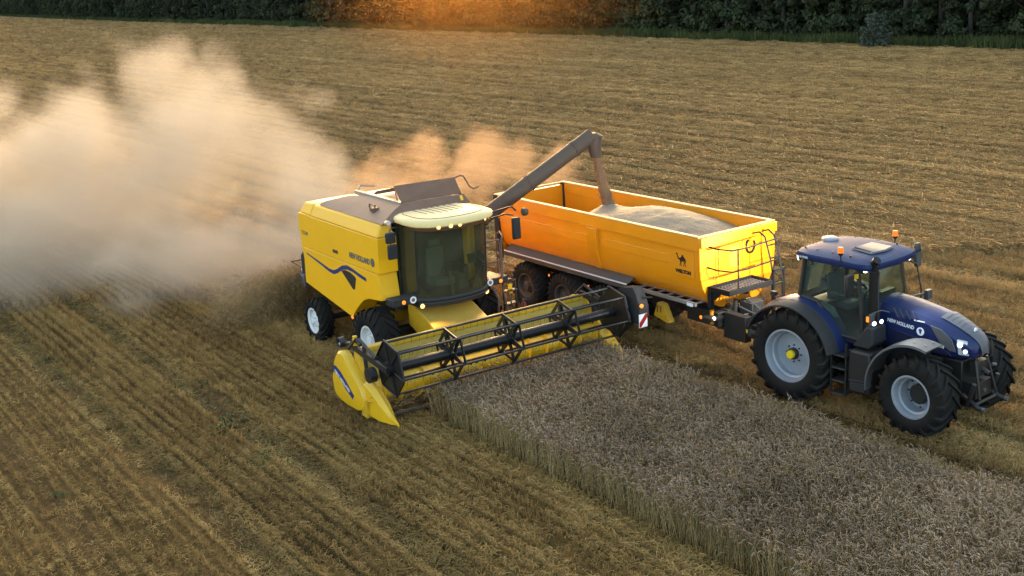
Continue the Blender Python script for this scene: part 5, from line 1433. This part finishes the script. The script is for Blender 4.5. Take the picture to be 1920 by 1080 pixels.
# fuel tank, intake box and steps on the near side
tk = MB().prism([(1.45, .52), (1.95, .55), (2.0, 1.0), (1.95, 1.45), (1.45, 1.45), (1.40, 1.0)], -.55, -1.10).build('fuel_tank', BLK, tr, bevel=.05, seg=3)
MB().prism([(1.45, 1.50), (1.85, 1.50), (1.95, 1.62), (1.92, 1.95), (1.78, 1.98)], -.52, -1.0).build('intake_box', DKGREY, tr, bevel=.03)
MB().path([(1.42, -1.05, 1.42), (1.98, -1.05, 1.42)], .02, 6).path([(1.45, -1.11, .80), (1.92, -1.11, .84)], .015, 6).box((1.5, -1.12, .60), (1.85, -1.10, .78)).build('tank_trim', DKGREY, tk)
sp2 = MB()
for k in range(4): sp2.box((1.05 + .0 * k, -1.15, .42 + k * .28), (1.40, -.78, .455 + k * .28))
for x in (1.04, 1.40): sp2.box((x - .015, -1.14, .42), (x + .015, -1.09, 1.55))
sp2.build('step', BLK, tr)
trd = MB()
for k in range(4): trd.box((1.08, -1.152, .43 + k * .28), (1.37, -1.150, .45 + k * .28))
trd.build('step_edge', GREYP, tr)
# far side tank mirrors the near one
MB().prism([(1.1, .52), (1.95, .55), (2.0, 1.0), (1.95, 1.45), (1.1, 1.45)], .55, 1.10).build('fuel_tank', BLK, tr, bevel=.05)

# the tractor's lit rear work lamps: they throw white light on the trailer's front wall
MTR = Matrix.Translation((TT[0], TT[1], 0)) @ Matrix.Rotation(TT[2], 4, 'Z')
def spot(name, p, tgt, power, ang, col, blend=.6, r=.05):
    l = bpy.data.lights.new(name, 'SPOT'); l.energy = power; l.spot_size = radians(ang); l.spot_blend = blend; l.color = col; l.shadow_soft_size = r
    o = bpy.data.objects.new(name, l); o.location = p
    o.rotation_euler = (Vector(tgt) - Vector(p)).to_track_quat('-Z', 'Y').to_euler()
    COL.objects.link(o); return o
for s in (-1, 1):
    spot('rear_work_light', MTR @ Vector((-.26, s * .60, 3.06)), MT @ Vector((LX, s * .3, 2.45)), REARW, 85, (1.0, .97, .90))
    spot('front_work_light', MTR @ Vector((1.85, s * .60, 3.03)), MTR @ Vector((9, s * 1.5, 0)), 25, 80, (.95, .98, 1.0))
MCB = MC
for y in (-.50, .02, .66):
    spot('cab_work_light', MCB @ Vector((2.0, y, 3.62)), MCB @ Vector((6.5, y * 2, .3)), 30, 90, (1.0, .68, .34))
spot('bar_work_light', MCB @ Vector((1.36, -.80, 1.74)), MCB @ Vector((3.2, -.4, .9)), 6, 120, (1.0, .66, .30))
spot('bar_work_light', MCB @ Vector((1.36, 1.0, 1.74)), MCB @ Vector((3.2, .8, .9)), 6, 120, (1.0, .66, .30))
DENS1, DENS2, GLOW_VEIL = .28, .32, .0007
# ================================================================ WOOD ALONG THE FAR EDGE
LEAF = plant_mat('leaf', [(0, (.016, .022, .011)), (.4, (.028, .037, .016)), (.75, (.042, .053, .022)), (1, (.068, .078, .034))], wscale=.25)
LEAF2 = plant_mat('leaf_pale', [(0, (.03, .04, .026)), (.5, (.045, .058, .038)), (1, (.075, .09, .06))], wscale=.4)
BARK = mat('bark', (.055, .048, .04), .9, grime=.4, bump=.5, scale=8)
fr = random.Random(31)
def crown_mesh(name, h0, h1, rad, nl, leaf, m, clumps=46, low=1.0):
    b = MB(); vs, fs = [], []
    cl = []
    for k in range(clumps):
        t = fr.random() ** low; z = h0 + (h1 - h0) * t
        prof = rad * (0.75 + .25 * sin(min(1, t * 1.4) * pi)) * (1 if t < .6 else 1.5 - t * .9)
        a = fr.uniform(0, 2 * pi); r_ = prof * sqrt(fr.uniform(.25, 1))
        cl.append((r_ * cos(a), r_ * sin(a), z, fr.uniform(.45, .95) * rad * .32))
    for k in range(nl):
        c = cl[fr.randrange(clumps)]
        d = Vector((fr.gauss(0, 1), fr.gauss(0, 1), fr.gauss(0, 1))).normalized() * c[3] * fr.uniform(.55, 1.05)
        p = Vector(c[:3]) + Vector((d.x, d.y, d.z * .75))
        n = (d.normalized() + Vector((fr.gauss(0, .5), fr.gauss(0, .5), fr.gauss(.2, .5)))).normalized()
        u = n.cross(Vector((fr.gauss(0, 1), fr.gauss(0, 1), fr.gauss(0, 1)))).normalized(); v = n.cross(u)
        e = leaf * fr.uniform(.6, 1.3)
        i = len(vs)
        vs += [p - u * e, p - v * e * .5, p + u * e, p + v * e * .5]; fs.append((i, i + 1, i + 2, i + 3))
    me = bpy.data.meshes.new(name); me.from_pydata([tuple(p) for p in vs], [], fs); me.materials.append(m); me.update()
    return me
def trunk_mesh(h, r):
    b = MB().path([(0, 0, -.3), (.05, .02, h * .3), (-.05, .06, h * .6), (.03, 0, h)], [r * 1.25, r, r * .7, r * .2], 9)
    for k in range(6):
        a = fr.uniform(0, 6.28); z = h * fr.uniform(.25, .75); l = fr.uniform(1.0, 2.4)
        b.path([(0, 0, z), (cos(a) * l * .5, sin(a) * l * .5, z + l * .35), (cos(a) * l, sin(a) * l, z + l * .8)], [r * .4, r * .25, r * .08], 6)
    return b.mesh('trunk', BARK, 60)
crowns = [crown_mesh('crown', .7 + fr.uniform(-.4, .6), fr.uniform(9, 12.5), fr.uniform(2.7, 3.5), 4600, .25, LEAF, 70, 1.5) for k in range(7)]
trunks = [trunk_mesh(fr.uniform(9, 11), fr.uniform(.14, .22)) for k in range(4)]
bushes = [crown_mesh('foliage', .1, fr.uniform(1.8, 2.8), fr.uniform(1.0, 1.5), 900, .15, LEAF, 16) for k in range(4)]
def edge_points(step, off, jit, t0=0.0):
    out = []
    for (a, b) in zip(EDGE, EDGE[1:]):
        a, b = Vector((*a, 0)), Vector((*b, 0)); d = b - a; L_ = d.length; d.normalize(); nrm = Vector((-d.y, d.x, 0))
        if nrm.x < 0: nrm = -nrm
        k = t0
        while k < L_:
            p = a + d * k
            st = step * (1.0 if p.y < 230 else 1.6)
            q = p + nrm * (off + fr.uniform(-jit, jit)) + d * fr.uniform(-jit, jit) * .6
            out.append(q); k += st
    return out
first = True
def vis(p): return -.62 * p.y < p.x < .60 * p.y + 6
tree0 = None; nt_ = 0
for off, step, jit in ((4.4, 4.1, .9), (8.2, 4.6, 1.3), (12.5, 5.0, 1.6)):
    for p in edge_points(step, off, jit):
        if not vis(p) or (off > 9 and p.y > 330): continue
        t = empty('tree', (p.x, p.y, 0), fr.uniform(0, 6.28))
        e = fr.uniform(.85, 1.25); t.scale = (e, e, e * fr.uniform(.95, 1.15))
        tag(t, 'dark leafy tree in the closed wood along the far edge of the stubble', 'tree', 'trees of the wood along the far edge')
        for nm, me in (('crown', crowns[fr.randrange(7)]), ('trunk', trunks[fr.randrange(4)])):
            o = bpy.data.objects.new(nm, me); COL.objects.link(o); o.parent = t
        nt_ += 1
for p in edge_points(4.4, 2.2, .8, 1.5):
    if not vis(p): continue
    t = empty('shrub', (p.x, p.y, 0), fr.uniform(0, 6.28))
    e = fr.uniform(.75, 1.2); t.scale = (e, e, e * fr.uniform(.6, 1.0))
    tag(t, 'low dark shrub at the foot of the wood beyond the green verge', 'shrub', 'shrubs at the foot of the wood')
    o = bpy.data.objects.new('foliage', bushes[fr.randrange(4)]); COL.objects.link(o); o.parent = t
# the one pale grey-green shrub standing out on the right
ps = empty('shrub', (35.4, 112.4, 0), 0)
tag(ps, 'pale grey green shrub standing out before the dark wood at the upper right', 'shrub')
MB_ = crown_mesh('foliage', .3, 3.1, 1.5, 3600, .13, LEAF2, 80)
o = bpy.data.objects.new('foliage', MB_); COL.objects.link(o); o.parent = ps
tk_ = MB().path([(0, 0, -.1), (.1, 0, .8), (.3, .1, 2.0)], [.07, .05, .02], 7).path([(0, 0, 0), (-.2, .1, 1.0), (-.5, .1, 2.1)], [.05, .04, .015], 7).build('trunk', BARK, ps)
# the deep wood behind the front trees, one mass
dp = []
for off, step in ((17.5, 5.0), (23, 5.0), (29, 6.0)):
    for p in edge_points(step, off, 1.6):
        if not vis(p): continue
        e = fr.uniform(.95, 1.3); dp.append((p.x, p.y, 0, 0, 0, fr.uniform(0, 6.28), e, e, e, fr.randrange(7)))
tag(scatter('deep_wood', dp, crowns), 'dark mass of the wood behind its front trees', kind='stuff')
# grass verge between field and wood
VERGE = plant_mat('verge_grass', [(0, (.032, .042, .013)), (.5, (.055, .070, .020)), (1, (.10, .11, .033))], wscale=.15)
vg_v = []
for k in range(4):
    b = MB()
    for q in range(26):
        a = fr.uniform(0, 6.28); x, y = fr.gauss(0, .3), fr.gauss(0, .3); h = fr.uniform(.45, 1.15); w = .028
        sd_ = Vector((cos(a), sin(a), 0)) * w; tip = Vector((x + fr.gauss(0, .18), y + fr.gauss(0, .18), h))
        p0 = Vector((x, y, -.03)); pm = p0.lerp(tip, .55) + Vector((0, 0, .06))
        b.add([p0 - sd_, p0 + sd_, pm + sd_ * .8, tip, pm - sd_ * .8], [(0, 1, 2, 3, 4)])
    vg_v.append(b.mesh('verge_tuft', VERGE, 60))
pts_v = []
for (a, b) in zip(EDGE, EDGE[1:]):
    a, b = Vector((*a, 0)), Vector((*b, 0)); d = b - a; L_ = d.length; d.normalize(); nrm = Vector((-d.y, d.x, 0))
    if nrm.x < 0: nrm = -nrm
    cnt = int(L_ * (14 if a.y < 350 else 4))
    for k in range(cnt):
        p = a + d * fr.uniform(0, L_) + nrm * fr.triangular(-.3, 3.0, .9)
        if not vis(p): continue
        e = fr.uniform(.6, 1.2)
        pts_v.append((p.x, p.y, 0, 0, 0, fr.uniform(0, 6.28), e, e, e * (1 + .4 * noise.noise((p.x * .1, p.y * .1, 0))), fr.randrange(4)))
tag(scatter('verge_grass', pts_v, vg_v), 'strip of rough green grass between the stubble and the wood', kind='stuff')
# woodland floor and deep wood behind the front trees
wf = MB()
out = []
for (a, b) in zip(EDGE, EDGE[1:]):
    pass
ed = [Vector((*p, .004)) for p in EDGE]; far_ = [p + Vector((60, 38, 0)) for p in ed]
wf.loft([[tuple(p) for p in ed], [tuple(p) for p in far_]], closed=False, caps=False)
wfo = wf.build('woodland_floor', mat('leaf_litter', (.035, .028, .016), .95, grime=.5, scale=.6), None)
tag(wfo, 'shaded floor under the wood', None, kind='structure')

# ================================================================ CHAFF, DUST, ADDED GLOW
# chopped straw thrown out behind the spreader
cr = random.Random(77)
CHAFF = plant_mat('chaff', [(0, (.16, .105, .045)), (.5, (.28, .19, .085)), (1, (.45, .33, .16))])
ch_v = []
for k in range(5):
    b = MB()
    for q in range(7):
        p = Vector((cr.gauss(0, .07), cr.gauss(0, .07), cr.gauss(0, .06))); d = Vector((cr.gauss(0, 1), cr.gauss(0, 1), cr.gauss(0, .6))).normalized() * cr.uniform(.02, .06)
        b.path([p - d, p + d], .0035, 3, False)
    ch_v.append(b.mesh('chaff_flake', CHAFF, 60))
pc_ = []
for k in range(11000):
    # launched from the spreader, spreading to both sides and backwards
    a = cr.uniform(-1.25, 1.25)
    v0 = cr.uniform(1.6, 4.4); t = cr.uniform(.0, 1.0) ** .8
    tt = t * .62
    lx = -4.9 - cos(a) * v0 * tt * 1.35; ly = -sin(a) * v0 * tt * 1.5 + cr.gauss(0, .9) * (1 - .3 * t)
    lz = 1.45 + .1 * tt - 4.2 * tt * tt + cr.gauss(0, .06 + .12 * t)
    if lz < .03: lz = cr.uniform(.03, .12)
    p = MC @ Vector((lx, ly, lz))
    e = cr.uniform(.7, 1.5)
    pc_.append((p.x, p.y, p.z, cr.uniform(0, 6.28), cr.uniform(0, 6.28), cr.uniform(0, 6.28), e, e, e, cr.randrange(5)))
tag(scatter('chaff', pc_, ch_v), 'brown chopped straw thrown out behind the combine harvester', kind='stuff')

# cut stalks lying in the header on their way to the feed auger
cc = []
for k in range(170):
    p = MC @ Vector((cr.uniform(2.45, 3.25), cr.uniform(-2.95, 2.95), cr.uniform(.27, .42)))
    e = cr.uniform(.8, 1.5); cc.append((p.x, p.y, p.z, cr.gauss(0, .3), cr.gauss(0, .3), cr.uniform(0, 6.28), e, e, e, cr.randrange(6)))
tag(scatter('cut_crop', cc, lit_v), 'cut stalks lying in the trough of the yellow header', kind='stuff')

def dust_cloud(name, label, blobs, lo, hi, dens, noise_scale, col, aniso=.3, warp=1.2, thr=(.15, .75), puff=0, inner=.25, prof=None):
    m = bpy.data.materials.new(name); m.use_nodes = True
    N, L = m.node_tree.nodes, m.node_tree.links
    N.remove(N["Principled BSDF"])
    out = N["Material Output"]
    pv = N.new('ShaderNodeVolumePrincipled'); pv.inputs['Color'].default_value = (*col, 1); pv.inputs['Anisotropy'].default_value = aniso
    L.new(pv.outputs[0], out.inputs['Volume'])
    tc = N.new('ShaderNodeTexCoord')
    nz = N.new('ShaderNodeTexNoise'); nz.inputs['Scale'].default_value = noise_scale  # billows; nz.inputs['Detail'].default_value = 4; nz.inputs['Roughness'].default_value = .62
    L.new(tc.outputs['Object'], nz.inputs['Vector'])
    tot = None
    for (c, r, w) in blobs:
        s = N.new('ShaderNodeVectorMath'); s.operation = 'SUBTRACT'; L.new(tc.outputs['Object'], s.inputs[0]); s.inputs[1].default_value = c
        q = N.new('ShaderNodeVectorMath'); q.operation = 'MULTIPLY'; L.new(s.outputs[0], q.inputs[0]); q.inputs[1].default_value = tuple(1 / x for x in r)
        l = N.new('ShaderNodeVectorMath'); l.operation = 'LENGTH'; L.new(q.outputs[0], l.inputs[0])
        mr = N.new('ShaderNodeMapRange'); mr.inputs[1].default_value = 1.25; mr.inputs[2].default_value = inner; mr.inputs[3].default_value = 0; mr.inputs[4].default_value = w
        L.new(l.outputs['Value'], mr.inputs[0])
        if tot is None: tot = mr.outputs[0]
        else:
            a = N.new('ShaderNodeMath'); a.operation = 'MAXIMUM'; L.new(tot, a.inputs[0]); L.new(mr.outputs[0], a.inputs[1]); tot = a.outputs[0]
    if puff:
        vo = N.new('ShaderNodeTexVoronoi'); vo.feature = 'F1'; vo.inputs['Scale'].default_value = puff; vo.inputs['Detail'].default_value = 1.0; vo.inputs['Roughness'].default_value = .5
        wv3 = N.new('ShaderNodeVectorMath'); wv3.operation = 'MULTIPLY_ADD'; L.new(nz.outputs['Color'], wv3.inputs[0]); wv3.inputs[1].default_value = (1.6, 1.6, 1.6); L.new(tc.outputs['Object'], wv3.inputs[2])
        L.new(wv3.outputs[0], vo.inputs['Vector'])
        pf = N.new('ShaderNodeMapRange'); pf.inputs[1].default_value = .1; pf.inputs[2].default_value = .75; pf.inputs[3].default_value = .34; pf.inputs[4].default_value = -.20
        L.new(vo.outputs['Distance'], pf.inputs[0])
        a = N.new('ShaderNodeMath'); a.operation = 'ADD'; L.new(tot, a.inputs[0]); L.new(pf.outputs[0], a.inputs[1]); raw = tot; tot = a.outputs[0]
    else: raw = tot
    # shape + (noise - .5) * warp, then smooth threshold
    nm = N.new('ShaderNodeMath'); nm.operation = 'MULTIPLY_ADD'; nm.inputs[0].default_value = .5; nm.inputs[1].default_value = warp; nm.inputs[2].default_value = -.5 * warp
    if warp: L.new(nz.outputs['Fac'], nm.inputs[0])
    ad = N.new('ShaderNodeMath'); ad.operation = 'ADD'; L.new(tot, ad.inputs[0]); L.new(nm.outputs[0], ad.inputs[1])
    th = N.new('ShaderNodeMapRange'); th.interpolation_type = 'SMOOTHSTEP'; th.inputs[1].default_value = thr[0]; th.inputs[2].default_value = thr[1]; th.inputs[3].default_value = 0; th.inputs[4].default_value = dens
    L.new(ad.outputs[0], th.inputs[0])
    gate = N.new('ShaderNodeMath'); gate.operation = 'GREATER_THAN'; L.new(raw, gate.inputs[0]); gate.inputs[1].default_value = .001
    fin = N.new('ShaderNodeMath'); fin.operation = 'MULTIPLY'; L.new(th.outputs[0], fin.inputs[0]); L.new(gate.outputs[0], fin.inputs[1])
    L.new(fin.outputs[0], pv.inputs['Density'])
    b = MB().prism(prof, lo[1], hi[1]) if prof else MB().box(lo, hi)
    o = b.build(name, None, None, 180)
    o.data.materials.append(m)
    tag(o, label, None, kind='stuff')
    return o
DUSTC = (.60, .57, .49)
# (centre, radii, weight) in metres on the field
big = [((-15.5, 38.5, .9), (8.0, 5.2, 3.4), 1.05), ((-9.5, 36.5, .6), (5.5, 4.0, 2.2), .9), ((-17, 44, 2.5), (8, 6, 3.6), 1.0), ((-11.0, 44, 3.2), (4.6, 4, 3.6), 1.0),
       ((-13.5, 48, 5.2), (2.2, 3, 3.0), .85), ((-11.3, 47, 4.4), (1.8, 2.4, 2.2), .75), ((-9.0, 43, 3.0), (3.4, 3, 2.4), .9), ((-6.5, 37.5, 1.2), (3.2, 3.2, 1.8), .9), ((-6.8, 42.0, 2.2), (2.8, 3.0, 2.0), .85), ((-21, 41, 2.6), (7, 7, 4.2), 1.05), ((-17.0, 47, 4.4), (2.6, 3, 2.4), .7)]
dust_cloud('dust_cloud', 'large pale dust cloud billowing over the field behind the combine harvester', big, (-30, 30.5, .03), (-2.5, 54, 8.6), DENS1, .36, DUSTC, .1, 1.3, (.14, .74), .42, prof=[(-30, .03), (-2.5, .03), (-2.5, 5.5), (-8.0, 6.2), (-11.5, 8.6), (-30, 8.6)])
wisp = [((-3.2, 46, 1.9), (2.0, 1.8, 1.5), .9), ((-1.0, 47, 2.0), (1.9, 1.8, 1.5), .9), ((.6, 46.5, 1.7), (1.5, 1.6, 1.2), .85), ((-5.0, 45, 1.0), (2.2, 2.0, 1.3), .75), ((-4.4, 44.6, 1.4), (2.4, 1.9, 1.5), .75), ((1.9, 46.2, 1.7), (1.4, 1.5, 1.3), .9), ((-2.2, 45.6, 1.3), (3.6, 1.9, 1.3), .8)]
dust_cloud('dust_cloud', 'small dust wisp, tinted orange as if sunlit, drifting behind the raised unloading auger', wisp, (-8, 42.5, .03), (3.2, 50, 5.2), DENS2, .75, (.62, .46, .30), .25, 1.3, (.12, .72), .75)  # orange of the low sun put into the wisp's own colour

# thin scattering volume added over the field to give the low sun's orange glow
veil = [((-.6, 114, 9.0), (14, 46, 13), 1.0)]
dust_cloud('glow_veil', 'added thin orange veil standing in for sun glow before the wood at the top centre', veil, (-21, 54, .03), (18, 172, 26), GLOW_VEIL, .05, (.95, .56, .16), .9, 0, (.0, 1.0), 0, 0.0)
